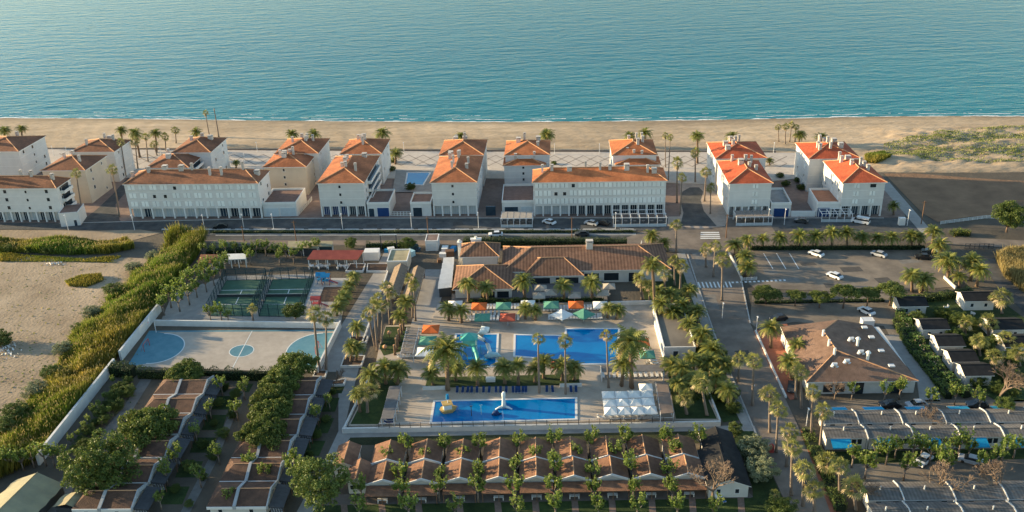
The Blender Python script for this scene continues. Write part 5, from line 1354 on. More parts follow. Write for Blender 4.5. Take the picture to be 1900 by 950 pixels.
tree('pine_tree', 'round topped pine at the court hedge beside the cabins', (350,716), 4.4, 2.2, pp(0), sz=1.2)
tree('pine_tree', 'broad dark pine shading the cabins beside the wall path', (281,826), 6.2, 2.4, pp(1), sz=1.25)
tree('pine_tree', 'loose dark pine beside the khaki canvas hut', (202,916), 6.8, 2.0, ROUND[0], sz=1.0)
tree('pine_tree', 'bright green pine at the corner of the porch cabins', (599,945), 5.4, 2.0, YELLOW, sz=1.0)
for k, (x, y, r) in enumerate(((552,708,4.8),(524,735,4.6),(512,765,4.6),(506,797,4.5),(496,835,5.0))):
    tree('pine_tree', f'{ORD[k]} pine down the column between the cabin rows, counted from the court', (x,y), r, 2.6, pp(k+1), sz=1.25, group='pines between the cabin rows')
for k, (x, y, r, f) in enumerate(((1420,564,3.9,2.2),(1475,568,2.5,2.6),(1520,571,2.9,2.6),(1564,572,3.7,4.0),(1608,570,3.0,3.4),(1650,567,3.6,3.8))):
    tree('umbrella_pine', f'{ORD[k]} umbrella pine along the lower edge of the car park, counted from the avenue', (x,y), r, f, pp(k), sz=.85, group='umbrella pines below the car park')
tree('round_tree', 'round dark green tree between the padel courts and the playground', (549,593), 2.9, .8, ROUND[1], sz=.9)
tree('round_tree', 'big spreading green tree by the dark field fence', (1866,438), 5.0, 3.2, ROUND[2], sz=1.0)
tree('olive_bush', 'pale olive bush beside the last black roofed cabin, upper one', (1398,848), 3.4, .3, OLIVE, sz=.8, cat='bush')
tree('olive_bush', 'pale olive bush beside the larger black roofed cabin, lower one', (1412,886), 3.2, .3, OLIVE, sz=.8, cat='bush')
tree('round_bush', 'dark green bush on the dirt lot edge near the litter', (2,640), 3.4, .1, ROUND[0], sz=.7, cat='bush')
tree('round_bush', 'dark topiary mound in the service yard', (757,462), 2.6, .4, ROUND[1], sz=.8, cat='bush')
tree('round_bush', 'small upright bush behind the red pavilion', (652,461), 1.9, .2, YELLOW, sz=1.1, cat='bush')
tree('round_bush', 'dark low bush at the bottom frame edge by the avenue', (1450,958), 3.0, .1, ROUND[2], sz=.7, cat='bush')
tree('yellow_shrub', 'yellow green shrub at the corner beyond the terrace wall', (1362,812), 1.5, .5, YELLOW, sz=1.3, cat='bush')
tree('yellow_tree', 'yellow green tree above the corrugated roofs', (1860,775), 2.0, 1.4, YELLOW, sz=1.1)
for k, (x, y, r) in enumerate(((730,302,1.6),(726,318,1.7),(893,325,1.3),(889,340,1.4),(1447,330,1.5),(1457,345,1.6),(1486,352,1.6),(1480,338,1.4),(1028,306,1.2),(762,352,2.0))):
    tree('garden_shrub', f'{ORD[k]} dark garden shrub in the yards between apartment blocks, counted along the street', (x,y), r, .1, ROUND[k%3], sz=.8, group='shrubs between the apartment blocks', cat='bush')

def pollard_mesh(seed, leaves=300):
    rnd = random.Random(seed); tb = MB(); lb = MB()
    tb.tube([(0,0,0),(.05,.02,1.1),(0,0,2.0)], [.17,.14,.13], 7)
    for i in range(5):
        a = i*1.2566+rnd.uniform(-.3,.3); r = rnd.uniform(.4,1.0); k = Vector((r*math.cos(a), r*math.sin(a), rnd.uniform(2.6,3.3)))
        tb.tube([(0,0,1.9),(k.x*.5,k.y*.5,2.4),k], [.11,.08,.07], 5)
        for j in range(rnd.randint(2,4)):
            tip = k+Vector((rnd.gauss(0,.35), rnd.gauss(0,.35), rnd.uniform(.8,2.2)))
            tb.tube([k, tip], [.04,.015], 3, cap=False)
            for q in range(rnd.randint(20,32)):
                t = rnd.random(); c = k.lerp(tip, t)+Vector((rnd.gauss(0,.17), rnd.gauss(0,.17), rnd.gauss(0,.1)))
                leaf_quad(lb, c, rnd.uniform(.15,.28), rnd, 0, .8)
    return tb.mesh('trunk', 'tree_bark', True), lb.mesh('crown', 'young_leaf')
POL = [pollard_mesh(s) for s in (1,2,3,4,5)]
def pollards(group, anchor, pts, scale=1.22, adj='bright green pollarded'):
    for k, q in enumerate(pts):
        s = scale*(q[2] if len(q) > 2 else 1)*prnd.uniform(.88,1.1); m = POL[prnd.randrange(5)]
        root = thing('pollarded_tree', f'{ORD[k]} {adj} tree from the {anchor}', 'tree', G(q[0], q[1]), prnd.uniform(0,6.28), group)
        inst('trunk', m[0], root, None, 0, s); inst('crown', m[1], root, None, 0, s)
pollards('young trees behind the gabled cabins', 'palm path behind pool wall cabins', [(757,850),(826,850),(892,850),(960,846),(1028,842),(1095,842),(1161,841),(1232,838),(1299,840)])
pollards('young trees between the two gabled rows', 'palm path between the two gabled rows', [(720,868,.8),(791,867,.8),(861,866,.85),(994,868,.8),(1069,863,.85),(1140,862,.85),(1252,858,.9)])
pollards('young trees between the porch cabins', 'palm path between porch cabins', [(672,930),(745,905,.9),(745,932),(819,903,.9),(816,930),(890,898,.9),(888,932,1.05),(958,890,.9),(956,935,1.1),(1031,892),(1029,934,1.05),(1100,900),(1101,931,.9),(1170,893,.95),(1175,930,.9),(1239,898,1.05),(1247,933,1.0)])
pollards('young trees along the bottom lawn', 'palm path along the bottom lawn', [(668,966),(760,968),(845,966),(960,966),(1031,965),(1110,966),(1182,965),(1256,966),(1323,968,.9)])
pollards('young trees in the cabin gardens', 'court hedge through the cabin gardens', [(413,734,.8),(455,742,.8),(392,777,.9),(441,780,.95),(366,820,.8),(588,788,.85),(612,760,.7),(330,868,.85),(408,862,.8),(312,900,.85),(374,905,.95),(466,880,.85),(550,892,1.1),(497,900,.8),(560,905,1.0),(430,945,.8),(300,945,.7)])
pollards('young trees between the padel courts and the reeds', 'boundary corner beside padel courts', [(305,585),(318,571),(334,578),(338,556),(352,566),(352,540),(366,552),(368,532),(384,542),(382,522),(398,530),(396,514),(412,520),(420,506)], 1.3)
pollards('young trees above the padel courts', 'reeds along the top of the padel courts', [(380,478),(398,477),(420,475),(438,474),(458,478),(466,492),(476,476),(494,475),(512,476),(520,492),(532,480),(546,490),(560,478),(574,474),(590,470)], 1.0)
pollards('young trees between padel and sports courts', 'low palm below the padel courts', [(392,598,.8),(412,597,.9),(425,600,.8)])
pollards('young trees along the planted lane', 'avenue along the planted lane', [(1580,868,.9),(1604,890,1.1),(1624,858,.9),(1643,862,1.0),(1660,850,.9),(1676,892,1.15),(1692,852,1.0),(1708,850,.9),(1724,862,1.05),(1749,892,1.1),(1762,850,.9),(1778,846,1.0),(1795,854,1.0),(1818,880,.9),(1840,872,.9),(1858,858,1.0),(1880,850,.9)])
pollards('young trees below the boundary wall', 'canvas hut below the boundary wall', [(6,870,.9),(24,874,.9),(44,873,.9),(64,868,.9),(86,865,.9),(102,866,.8),(120,862,.8),(128,884,.7)])
pollards('young trees around the reception', 'reception front wall', [(1580,742,.8),(1640,748,.9),(1668,742,.9),(1725,760,.9),(1770,752,.9),(1815,765,.9)])
pollards('sunlit garden plants beside the wall path', 'sports court end of the wall path', [(212,716,.55),(196,745,.5),(186,760,.55),(176,772,.6),(166,790,.55),(158,800,.5),(148,815,.5),(134,826,.6),(222,735,.45),(205,772,.5),(190,792,.45)], 1.0, 'small sunlit')

def bare_mesh(seed, depth=6):
    rnd = random.Random(seed); mb = MB()
    def grow(p, d, l, r, k):
        q = p+d*l; mb.tube([p, q], [r, r*.65], 5 if k > 3 else 3, cap=False)
        if k == 0: return
        for i in range(rnd.choice((2,3,3)) if k < depth else 4):
            nd = (d+Vector((rnd.gauss(0,.55), rnd.gauss(0,.55), rnd.gauss(.12,.3)))).normalized(); grow(q, nd, l*rnd.uniform(.68,.85), max(.022, r*.62), k-1)
    grow(Vector((0,0,0)), Vector((0,0,1)), 1.5, .2, depth); return mb.mesh('branches', mat('twig_bark', (.20,.145,.105), .95, .2, 3))
BARE = [bare_mesh(s) for s in (1,2)]
for k, (x, y, s, lab) in enumerate(((1321,932,1.15,'big bare brown tree in front of the larger black roofed cabin'),(1852,752,1.2,'wide bare tree below the climbing hedge'),(1750,928,1.0,'bare tree over the corrugated roof beyond the planted lane'),(1850,930,1.05,'second bare tree over the corrugated roofs, nearer the frame edge'),(1718,795,.75,'stump like pruned tree rising through the corrugated roof'),(1600,930,.8,'bare shrub at the avenue end of the corrugated roofs'),(1548,742,.6,'leafless pinkish shrub in front of the reception wall'),(625,714,.5,'tiny bare tree in the white planter beside the cabins'))):
    root = thing('bare_tree', lab, 'tree', G(x, y), k, None); inst('branches', BARE[k%2], root, None, 0, s*1.45)

# ---- hedges
def leaf_cloud(P, sz, seed, flat=1.0):
    """P: n x 3 positions -> mesh of leaf quads"""
    rs = np.random.RandomState(seed); n = len(P)
    nn = rs.normal(size=(n,3)); nn[:,2] = np.abs(nn[:,2])*flat+.3; nn /= np.linalg.norm(nn, axis=1)[:,None]
    t = rs.normal(size=(n,3)); a = np.cross(nn, t); a /= np.linalg.norm(a, axis=1)[:,None]; b = np.cross(nn, a)
    s = (sz*rs.uniform(.7,1.3,n))[:,None]; a *= s; b *= s*.65
    return np.stack([P-a, P-b, P+a, P+b], 1).reshape(-1,3)
def quads_obj(name, V, m, parent=None):
    n = len(V)//4; me = bpy.data.meshes.new(name)
    me.vertices.add(len(V)); me.vertices.foreach_set('co', V.astype(np.float32).ravel())
    me.loops.add(n*4); me.loops.foreach_set('vertex_index', np.arange(n*4, dtype=np.int32))
    me.polygons.add(n); me.polygons.foreach_set('loop_start', np.arange(0, n*4, 4, dtype=np.int32))
    me.materials.append(MATS[m]); me.update(calc_edges=True); me.validate(); return inst(name, me, parent)
def hedge(label, pix, h, w, m='hedge_leaf', dens=26, z=0, rough=.25, sz=.14, name='hedge', core=True):
    pts = [G(x, y, z) for x, y in pix]; c = pts[0].copy(); root = thing(name, label, 'hedge', c)
    rs = np.random.RandomState(int(pix[0][0]+pix[0][1])); P = []; mb = MB()
    for a, b in zip(pts, pts[1:]):
        L_ = (b-a).length; d = (b-a)/L_; nrm = Vector((-d.y,d.x,0)); n = int(dens*L_*(h*2+w))
        s = rs.uniform(0, L_, n); f = rs.uniform(0, 2*h+w, n)
        off = np.where(f < h, -w/2, np.where(f < 2*h, w/2, f-2*h-w/2)); zz = np.where(f < h, f, np.where(f < 2*h, f-h, h))
        top = 1+rough*(np.sin(s*.9+pix[0][0])*.5+np.sin(s*2.3)*.3)+rs.normal(0,.06,n)
        off = off*(1+rs.normal(0,.12,n)); zz = zz*top
        o = np.array((a-c)[:])[None,:]+s[:,None]*np.array(d[:])[None,:]+off[:,None]*np.array(nrm[:])[None,:]; o[:,2] += zz; P.append(o)
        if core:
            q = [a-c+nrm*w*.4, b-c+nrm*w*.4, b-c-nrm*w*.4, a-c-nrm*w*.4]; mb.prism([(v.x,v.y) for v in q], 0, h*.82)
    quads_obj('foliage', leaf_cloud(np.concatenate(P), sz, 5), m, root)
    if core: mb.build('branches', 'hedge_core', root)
hedge('long clipped dark hedge behind the clubhouse', [(860,457),(1000,458),(1163,459)], 2.6, 2.6, rough=.06)
hedge('clipped hedge under the car park date palms', [(1392,463),(1715,462)], 1.0, 1.4, rough=.1)
hedge('dark hedge along the near side of the sports court', [(258,701),(330,703),(420,704),(500,705),(560,706)], 2.4, 1.1, rough=.5)
hedge('dark square hedge at the end of the boundary wall', [(206,694),(252,698)], 2.8, 2.4)
hedge('flowering hedge running down beside the bungalows', [(1668,586),(1686,618),(1712,655),(1738,690),(1766,716),(1795,738)], 1.9, 2.0, 'flower_leaf', 22, rough=.45, sz=.2)
hedge('leafy hedge along the reception service court', [(1662,600),(1690,650),(1730,700),(1760,740)], 1.6, 1.6, 'shrub_leaf', 22, rough=.45, sz=.18)
hedge('dark hedge strip below the car park pines', [(1400,562),(1640,558)], .45, 1.2, rough=.4)
hedge('green hedge beside the lower avenue', [(1496,806),(1530,880),(1560,950)], 1.5, 2.0, 'shrub_leaf', rough=.4)
hedge('hedge between the garden shrubs at the hotel gate', [(1652,562),(1740,556),(1800,545)], 1.5, 2.0, 'shrub_leaf', rough=.4)
hedge('low green verge hedge along the back road', [(395,433),(800,432.5),(1175,431.5)], .7, 1.0, rough=.5)
hedge('hedge of flowering shrubs around the dirt island by the dark field', [(1765,436),(1785,434),(1800,437)], 1.2, 2.4, 'reed_leaf', rough=.5)
hedge('ivy covered fence behind the service yard', [(680,462),(735,460),(775,462)], 1.8, 1.2, 'shrub_leaf', rough=.4)
hedge('low planting along the bar terrace front', [(870,561),(1000,559),(1120,558)], .8, 1.2, 'shrub_leaf', z=TZ, rough=.5)
hedge('garden planting beside the wall path', [(230,720),(205,762),(170,805),(140,845)], .9, 3.5, 'shrub_leaf', 14, rough=.6, core=False)
hedge('dark hedge at the top of the padel trees', [(385,470),(470,466),(600,468)], 1.4, 3.0, 'shrub_leaf', 14, rough=.5)

# ---- reeds, dune grass (nobody could count these)
def in_poly(x, y, poly):
    r = np.zeros(len(x), bool); n = len(poly)
    for i in range(n):
        (x1,y1),(x2,y2) = poly[i], poly[(i+1)%n]
        c = ((y1 > y) != (y2 > y)) & (x < (x2-x1)*(y-y1)/(y2-y1+1e-9)+x1); r ^= c
    return r
def blades(name, label, cat, pix, n, hmin, hmax, wid, m, seed, lean=.35, edge=None, plume=None, clump=0, gate=-.1, fade=None, dunes=False):
    rs = np.random.RandomState(seed); poly = [tuple(G(x,y)[:2]) for x,y in pix]
    xs_, ys_ = [p[0] for p in poly], [p[1] for p in poly]; X = np.empty(0); Y = np.empty(0)
    while len(X) < n:
        x = rs.uniform(min(xs_), max(xs_), n*2); y = rs.uniform(min(ys_), max(ys_), n*2); k = in_poly(x, y, poly)
        if clump: k &= (fbm(x*clump, y*clump*1.2, seed+3) > rs.normal(gate,.5,len(x)))
        X = np.concatenate([X, x[k]]); Y = np.concatenate([Y, y[k]])
    X, Y = X[:n], Y[:n]
    hn = (fbm(X*.13, Y*.13, seed, 4)+1.5)/3.0; hn = np.clip(hn, 0, 1)
    H = hmin+(hmax-hmin)*hn*rs.uniform(.7,1.15,n); A = rs.uniform(0,6.283,n); Lx = rs.normal(.12,lean,n)*H*.5; Ly = rs.normal(0,lean,n)*H*.5
    if fade:                                    # growth thins out towards this edge
        E = [np.array(G(*q)[:2]) for q in fade[0]]; D = np.full(n, 1e9); Q = np.stack([X,Y],1)
        for e0, e1 in zip(E, E[1:]):
            d_ = e1-e0; t_ = np.clip(((Q-e0)@d_)/(d_@d_), 0, 1); D = np.minimum(D, np.linalg.norm(Q-(e0+t_[:,None]*d_), axis=1))
        H *= np.clip(.22+D/fade[1]+.2*fbm(X*.5, Y*.5, 4, 2), .12, 1)
    Z0 = np.zeros(n)
    if dunes:
        px_, py_ = pix_of(X, Y); Z0 = beach_z(px_, py_, np.interp(px_, [q[0] for q in SHORE], [q[1] for q in SHORE]), X, Y)
    H = H+Z0
    B = np.stack([X,Y,Z0-.1],1); Tp = np.stack([X+Lx,Y+Ly,H],1); Md = (B*.45+Tp*.55); Md[:,2] += H*.08
    wv = np.stack([np.cos(A),np.sin(A),np.zeros(n)],1)*wid*rs.uniform(.6,1.4,n)[:,None]
    V = np.stack([B-wv*.5, Md-wv, Tp, Md+wv],1).reshape(-1,3)
    root = thing(name, label, cat, (0,0,0)); root['kind'] = 'stuff'
    quads_obj('leaves', V, m, root)
    if plume:  # plumes on some tips, golden to stand for low sun on the tops
        k = rs.rand(n) < plume; Pp = Tp[k]; q = len(Pp); wv2 = wv[k]*.8; up = np.stack([rs.normal(.1,.1,q), rs.normal(0,.1,q), rs.uniform(.35,.7,q)],1)
        quads_obj('sunlit_plumes', np.stack([Pp-up*.2, Pp+up*.5-wv2, Pp+up, Pp+up*.5+wv2],1).reshape(-1,3), 'reed_plume', root)
reedpoly = [(300,470),(270,490),(240,525),(200,560),(165,590),(135,630),(112,668),(85,715),(55,750),(0,790),(-60,830),(-120,900),(-30,905),(66,858),(150,752),(206,680),(222,660),(294,570),(330,520),(366,478),(384,446),(320,446)]
blades('reed_bed', 'tall golden green reed belt running diagonally beside the boundary wall', 'reeds', reedpoly, 100000, .7, 5.6, .10, 'reed_leaf', 1, plume=.05, clump=.13, gate=-1.0, fade=([(300,470),(270,490),(240,525),(200,560),(165,590),(135,630),(112,668),(85,715),(55,750),(0,790),(-60,830)], 11))
blades('reed_bed', 'lower belt of reeds and scrub along the street edge of the dirt lot', 'reeds', [(-80,448),(120,449),(236,447),(250,462),(200,472),(120,474),(60,470),(-80,468)], 22000, .5, 4.2, .12, 'reed_leaf', 2, plume=.05, clump=.2, gate=-.8)
blades('reed_clump', 'isolated tuft of brown scrub on the dirt lot', 'scrub', [(122,524),(150,514),(188,512),(192,522),(160,534),(128,532)], 2600, .3, 1.6, .10, 'reed_leaf', 3)
blades('reed_bed', 'golden dry reeds beside the lane at the frame edge', 'reeds', [(1846,482),(1880,470),(1960,470),(1960,585),(1900,545),(1862,515)], 14000, 1.5, 4.8, .11, 'reed_plume', 4)
blades('dune_grass', 'green dune grass spreading over the sand beside the last beach block', 'grass', [(1640,268),(1700,256),(1760,246),(1820,240),(1960,236),(1960,306),(1800,304),(1690,298),(1635,290)], 9500, .15, .75, .15, 'dune_leaf', 5, clump=.16, gate=.25, dunes=True)
blades('dune_grass', 'scrub patch at the foot of the last beach block', 'scrub', [(1604,290),(1640,286),(1652,300),(1625,306),(1606,304)], 3000, .6, 2.4, .15, 'reed_leaf', 6, dunes=True)
blades('lawn_tufts', 'rough grass tufts along the foot of the dirt lot', 'grass', [(0,470),(60,474),(150,480),(225,476),(215,488),(120,486),(0,486)], 4000, .15, .9, .12, 'reed_leaf', 7, clump=.3)
blades('wall_grass', 'strip of grass along the outer side of the boundary wall', 'grass', [(80,846),(210,672),(292,568),(288,566),(200,672),(66,846)], 5000, .3, 1.2, .10, 'reed_leaf', 8)

for k, (x, y, r) in enumerate(((250,505,2.6),(212,548,2.8),(172,588,2.6),(150,618,2.2),(120,655,2.6),(96,700,2.4),(70,735,3.0),(30,775,2.8),(285,480,2.2),(10,800,2.6))):
    tree('tamarisk_bush', f'{ORD[k]} loose olive bush on the lot side of the reed belt', (x,y), r, .1, (ROUND[k%3][0], YELLOW[1] if k%2 else OLIVE[1]), sz=.75, group='bushes along the reed belt', cat='bush')
for k, (x, y, r) in enumerate(((20,466,2.2),(58,468,2.0),(95,470,2.4),(140,470,2.2),(182,468,2.0),(215,462,2.0))):
    tree('tamarisk_bush', f'{ORD[k]} dark bush in the scrub belt below the street, from the frame edge', (x,y), r, .1, (ROUND[k%3][0], ROUND[k%3][1]), sz=.75, group='bushes of the street scrub belt', cat='bush')

dn = random.Random(5); k = 0
for (x, y) in ((1675,600),(1700,598),(1748,590),(1776,600),(1800,610),(1770,632),(1802,640),(1795,668),(1825,650),(1850,640),(1880,672),(1830,690),(1862,705),(1885,705),(1812,715),(1850,728),(1880,735),(1760,660)):
    tree('garden_shrub', f'{ORD[k]} leafy shrub in the bungalow gardens counted from the blue awning', (x,y), dn.uniform(1.3,2.4), .1, (ROUND[k%3][0], (ROUND[k%3][1], YELLOW[1], ROUND[(k+1)%3][1])[k%3]), sz=.85, group='shrubs in the bungalow gardens', cat='bush'); k += 1
k = 0
for (x, y) in ((238,712),(224,728),(212,742),(200,755),(188,772),(178,790),(164,806),(152,822),(140,838),(218,760),(196,784),(180,812),(240,735),(160,835)):
    tree('garden_shrub', f'{ORD[k]} leafy shrub beside the wall path counted from the sports court', (x,y), dn.uniform(1.0,1.9), .1, (ROUND[k%3][0], (YELLOW[1], ROUND[k%3][1])[k%2]), sz=.9, group='shrubs beside the wall path', cat='bush'); k += 1
k = 0
for (x, y) in ((420,722),(438,738),(408,752),(432,775),(398,790),(415,812),(376,830),(398,852),(352,872),(378,890),(326,912),(352,940),(618,732),(600,752),(606,782),(588,812),(575,846),(566,870)):
    tree('garden_shrub', f'{ORD[k]} leafy shrub in the pair cabin gardens counted from the court', (x,y), dn.uniform(.8,1.5), .1, (ROUND[k%3][0], (ROUND[k%3][1], ROUND[k%3][1], YELLOW[1])[k%3]), sz=.9, group='shrubs in the pair cabin gardens', cat='bush'); k += 1
k = 0
for (x, y) in ((1196,540),(1212,548),(1228,548),(1242,560),(1258,560),(1272,580),(1286,592),(1300,628),(1312,640),(1290,652),(1335,668),(1340,690),(1300,676),(1356,738),(1340,742),(1362,765),(1320,745),(1290,745)):
    tree('garden_shrub', f'{ORD[k]} dark undergrowth bush in the avenue palm garden from the clubhouse', (x,y), dn.uniform(1.2,2.2), .1, (ROUND[k%3][0], ROUND[k%3][1]), sz=.85, group='undergrowth of the avenue palm garden', cat='bush'); k += 1
# ------------------------------------------------------------------ umbrellas and loungers
mat('cloth_white', (.74,.72,.68), .9, .05, 1, rnd=.05); mat('cloth_orange', (.60,.13,.03), .85, .08, 1); mat('cloth_red', (.42,.09,.05), .85, .08, 1)
mat('cloth_green', (.10,.27,.19), .85, .08, 1); mat('cloth_beige', (.36,.32,.27), .9, .1, 1); mat('lounger_blue', (.012,.04,.13), .7, .1, 1)
mat('lounger_white', (.70,.68,.65), .6, .05, 1)
def m_canopy(s, h, sag=.06):
    mb = MB(); top = (0,0,h); c = [(-s,-s,0),(s,-s,0),(s,s,0),(-s,s,0)]
    for i in range(4):
        a, b = Vector(c[i]), Vector(c[(i+1)%4]); m_ = (a+b)/2; m_.z -= sag
        mid = (a+b)/2*.5+Vector(top)*.5; mid.z -= .05
        mb.poly([a, m_, Vector(top)]); mb.poly([m_, b, Vector(top)])
        lo = Vector((0,0,-.22)); mb.poly([a+lo, m_+lo, m_, a]); mb.poly([m_+lo, b+lo, b, m_])
    return mb
CAN = {}
def umbrella(label, px, py, cloth, s=1.7, z=TZ, h=2.35, rz=0.0, top=.85, group=None):
    p = G(px, py, z+h+.3); p.z = z
    root = thing('sun_umbrella', label, 'umbrella', p, rz or R(-2), group)
    k = (s, top, cloth)
    if k not in CAN: CAN[k] = m_canopy(s, top).mesh('canopy', cloth)
    inst('canopy', CAN[k], root, (0,0,h)); MB().tube([(0,0,0),(0,0,h+top-.02)], .045, 6).build('pole', 'metal_white', root)
    MB().box(-.4,.4,-.4,.4,0,.12).build('base', 'grey_paving', root)
U = umbrella
U('orange umbrella beside the slatted pergola', 798.8, 608, 'cloth_orange', 2.0)
U('pale green umbrella beside the slatted pergola', 793, 629, 'cloth_green', 2.0)
U('white umbrella at the low end of the slatted pergola', 788, 650, 'cloth_white', 2.0)
U('white umbrella half hidden by the palms beside the panel canopy', 844, 562, 'cloth_white', 1.8)
U('orange umbrella nearest the pyramid roof wing', 889, 566, 'cloth_orange', 1.9)
U('pale green umbrella in the back row between orange and white', 934, 565, 'cloth_green', 1.9)
U('dark green umbrella in the front row beside the paired palms', 895, 586, 'cloth_green', 1.9)
U('dull red umbrella in the front row beside the dark green one', 941.8, 586, 'cloth_red', 1.9)
U('white umbrella in the back row behind the middle palms', 979.5, 561, 'cloth_white', 1.8)
U('dark green umbrella in the back row right after the middle palms', 1022.7, 563, 'cloth_green', 1.9)
U('orange umbrella alone in the back row beyond the middle palms', 1069, 563, 'cloth_orange', 1.9)
U('white umbrella ending the back row beside the end palms', 1114, 563, 'cloth_white', 1.8)
U('pointed white umbrella in the front row above the main pool', 1042.6, 581, 'cloth_white', 2.0, rz=R(43))
U('pointed green umbrella in the front row above the main pool', 1083, 580, 'cloth_green', 2.0, rz=R(40))
U('orange umbrella behind the tallest date palm at the main pool', 1191, 632, 'cloth_orange', 1.7)
U('green umbrella behind the tallest date palm at the main pool', 1201, 655, 'cloth_green', 1.7)
U('small red umbrella among the island palms', 1033, 674, 'cloth_red', 1.3)
rows_ = [[(1129,730),(1153,730),(1176.6,729),(1200,728.5)],[(1131,745.5),(1154.5,744.5),(1178.5,744),(1202.5,743)],[(1133,760),(1158,759.5),(1183,759),(1207,758)]]
for i, r_ in enumerate(rows_):
    for j, (x, y) in enumerate(r_):
        U(f'white umbrella in the block beside the long pool, {("pool palm","middle","front wall")[i]} line, {ORD[j]} from the pool', x, y, 'cloth_white', 1.32, group='block of white umbrellas')
U('single white umbrella behind the block, beside the brown canopy', 1198.5, 716, 'cloth_white', 1.4)
for k, (x, y) in enumerate(((1003,532),(1022,540),(1000,546),(1130,529),(1118,541),(1066,545))):
    U(f'{ORD[k]} faded beige umbrella over the bar terrace counted from the pyramid roof', x, y, 'cloth_beige', 1.6, group='faded umbrellas of the bar terrace')

def m_lounger(c):
    fr = MB(); fr.box(-.32,.32,0,1.95,.26,.32)
    for x in (-.3,.24):
        for y in (.1,1.75): fr.box(x,x+.06,y,y+.06,0,.26)
    be = MB().box(-.29,.29,.0,1.25,.325,.40)
    bk = MB(); bk.poly([(-.29,1.26,.34),(.29,1.26,.34),(.29,1.85,.85),(-.29,1.85,.85)]); bk.poly([(-.29,1.30,.29),(-.29,1.89,.80),(.29,1.89,.80),(.29,1.30,.29)])
    bk.poly([(-.29,1.85,.85),(.29,1.85,.85),(.29,1.89,.80),(-.29,1.89,.80)])
    return fr.mesh('frame', 'lounger_white'), be.mesh('seat', c), bk.mesh('backrest', c)
LB, LW = m_lounger('lounger_blue'), m_lounger('lounger_white')
def loungers(group, anchor, colr, pts, rz, z=TZ, adj=None):
    M3 = LB if colr == 'blue' else LW
    for k, (x, y) in enumerate(pts):
        root = thing('sun_lounger', f'{ORD[k]} {colr} lounger counted from the {anchor}', 'sun lounger', G(x, y, z), rz+prnd.uniform(-.06,.06), group)
        for n, me in zip(('frame','seat','backrest'), M3): inst(n, me, root)
lin = lambda a, b, n, ya, yb: [(a+(b-a)*k/(n-1), ya+(yb-ya)*k/(n-1)) for k in range(n)]
loungers('blue loungers along the palm island', 'kids pool end of the island wall', 'blue', [(x, 731) for x in (848,858,867,875,885,897,907,920.5,928.6,939,952,958,963.6,970,975.7)]+[(x, 730) for x in (1014.6,1026,1060,1069)], R(-2))
loungers('blue loungers beside the flat grey canopy', 'lawn gate beside the flat grey canopy', 'blue', lin(741,730,9,742,786), R(88))
loungers('white loungers under the umbrellas, pool edge', 'paired palms on the umbrella terrace pool edge', 'white', lin(866,961,16,597,596), R(-2))
loungers('white loungers under the umbrellas, second line', 'paired palms in the second line', 'white', lin(864,925,9,588,587.5), R(-2))
loungers('white loungers under the umbrellas, back line', 'paired palms in the back line', 'white', lin(878,962,14,576,575), R(-2))
loungers('white loungers above the main pool', 'middle palms above the main pool', 'white', lin(1019,1116,18,595,593), R(-2))
loungers('white loungers behind the pointed umbrellas', 'middle palms behind the pointed umbrellas', 'white', lin(1010,1122,19,579,576), R(-2))
loungers('white loungers under the wide grey canopy', 'main pool steps under the wide canopy', 'white', lin(1120,1230,12,703,701), R(-2))
loungers('white loungers under the white umbrella block', 'long pool under the white umbrellas', 'white', lin(1125,1222,9,776,774), R(86))
loungers('white loungers beside the flat roofed building', 'upper corner beside the flat roofed building', 'white', lin(1207,1222,7,648,676), R(80))
loungers('white loungers at the low end of the pergola', 'pergola posts by the white umbrella', 'white', lin(752,775,5,664,663)+lin(770,764,4,632,655), R(84))
# blue and white mats on the cabin lawn
for k, (x, y) in enumerate(((1338,935),(1345,934))):
    root = thing('sun_lounger', ('blue striped lounger on the lawn beside the bare tree, nearer the tree', 'blue striped lounger on the lawn beside the bare tree, farther from it')[k], 'sun lounger', G(x, y), R(20))
    for n, me in zip(('frame','seat','backrest'), (LB[0], MB().box(-.29,.29,0,1.25,.325,.4).mesh('seat', mat('bright_blue', (.02,.12,.38), .7, .1, 2)), LW[2])): inst(n, me, root)

# ------------------------------------------------------------------ water play
mat('slide_white', (.68,.72,.70), .35, .05, 1); mat('slide_green', (.08,.38,.32), .4, .1, 1); mat('boat_yellow', (.50,.34,.12), .6, .15, 2)
p = G(872,655,TZ)
root = thing('water_slide', 'white and green water slide tower in the kids pool', 'water slide', p, 0)
for x in (-1.6,1.6):
    for y in (-1.2,1.2): MB().tube([(x,y,0),(x,y,4.2)], .12, 8).build('post', 'slide_white', root)
MB().box(-1.8,1.8,-1.4,1.4,2.6,2.75).build('platform', 'slide_green', root)
for k, pts in enumerate(([(0,1.2,2.9),(1.5,2.6,2.7),(3.2,2.4,2.1),(4.2,1.0,1.5),(4.6,-.8,.9),(4.4,-2.4,.35)], [(-1.6,-.8,2.8),(-3.0,-1.4,2.3),(-3.6,-3.0,1.5),(-2.8,-4.4,.7),(-1.6,-5.2,.3)], [(.8,-1.3,2.7),(1.6,-3.0,1.8),(2.0,-4.6,.8),(2.2,-5.6,.3)])):
    MB().tube(pts, .48, 8).build('slide', 'slide_white' if k != 2 else 'slide_green', root, True)
mb = MB(); mb.poly([(-2,-1.6,4.2),(2,-1.6,4.2),(0,0,5.5)]); mb.poly([(2,-1.6,4.2),(2,1.6,4.2),(0,0,5.5)]); mb.poly([(2,1.6,4.2),(-2,1.6,4.2),(0,0,5.5)]); mb.poly([(-2,1.6,4.2),(-2,-1.6,4.2),(0,0,5.5)]); mb.build('roof', 'slide_green', root)
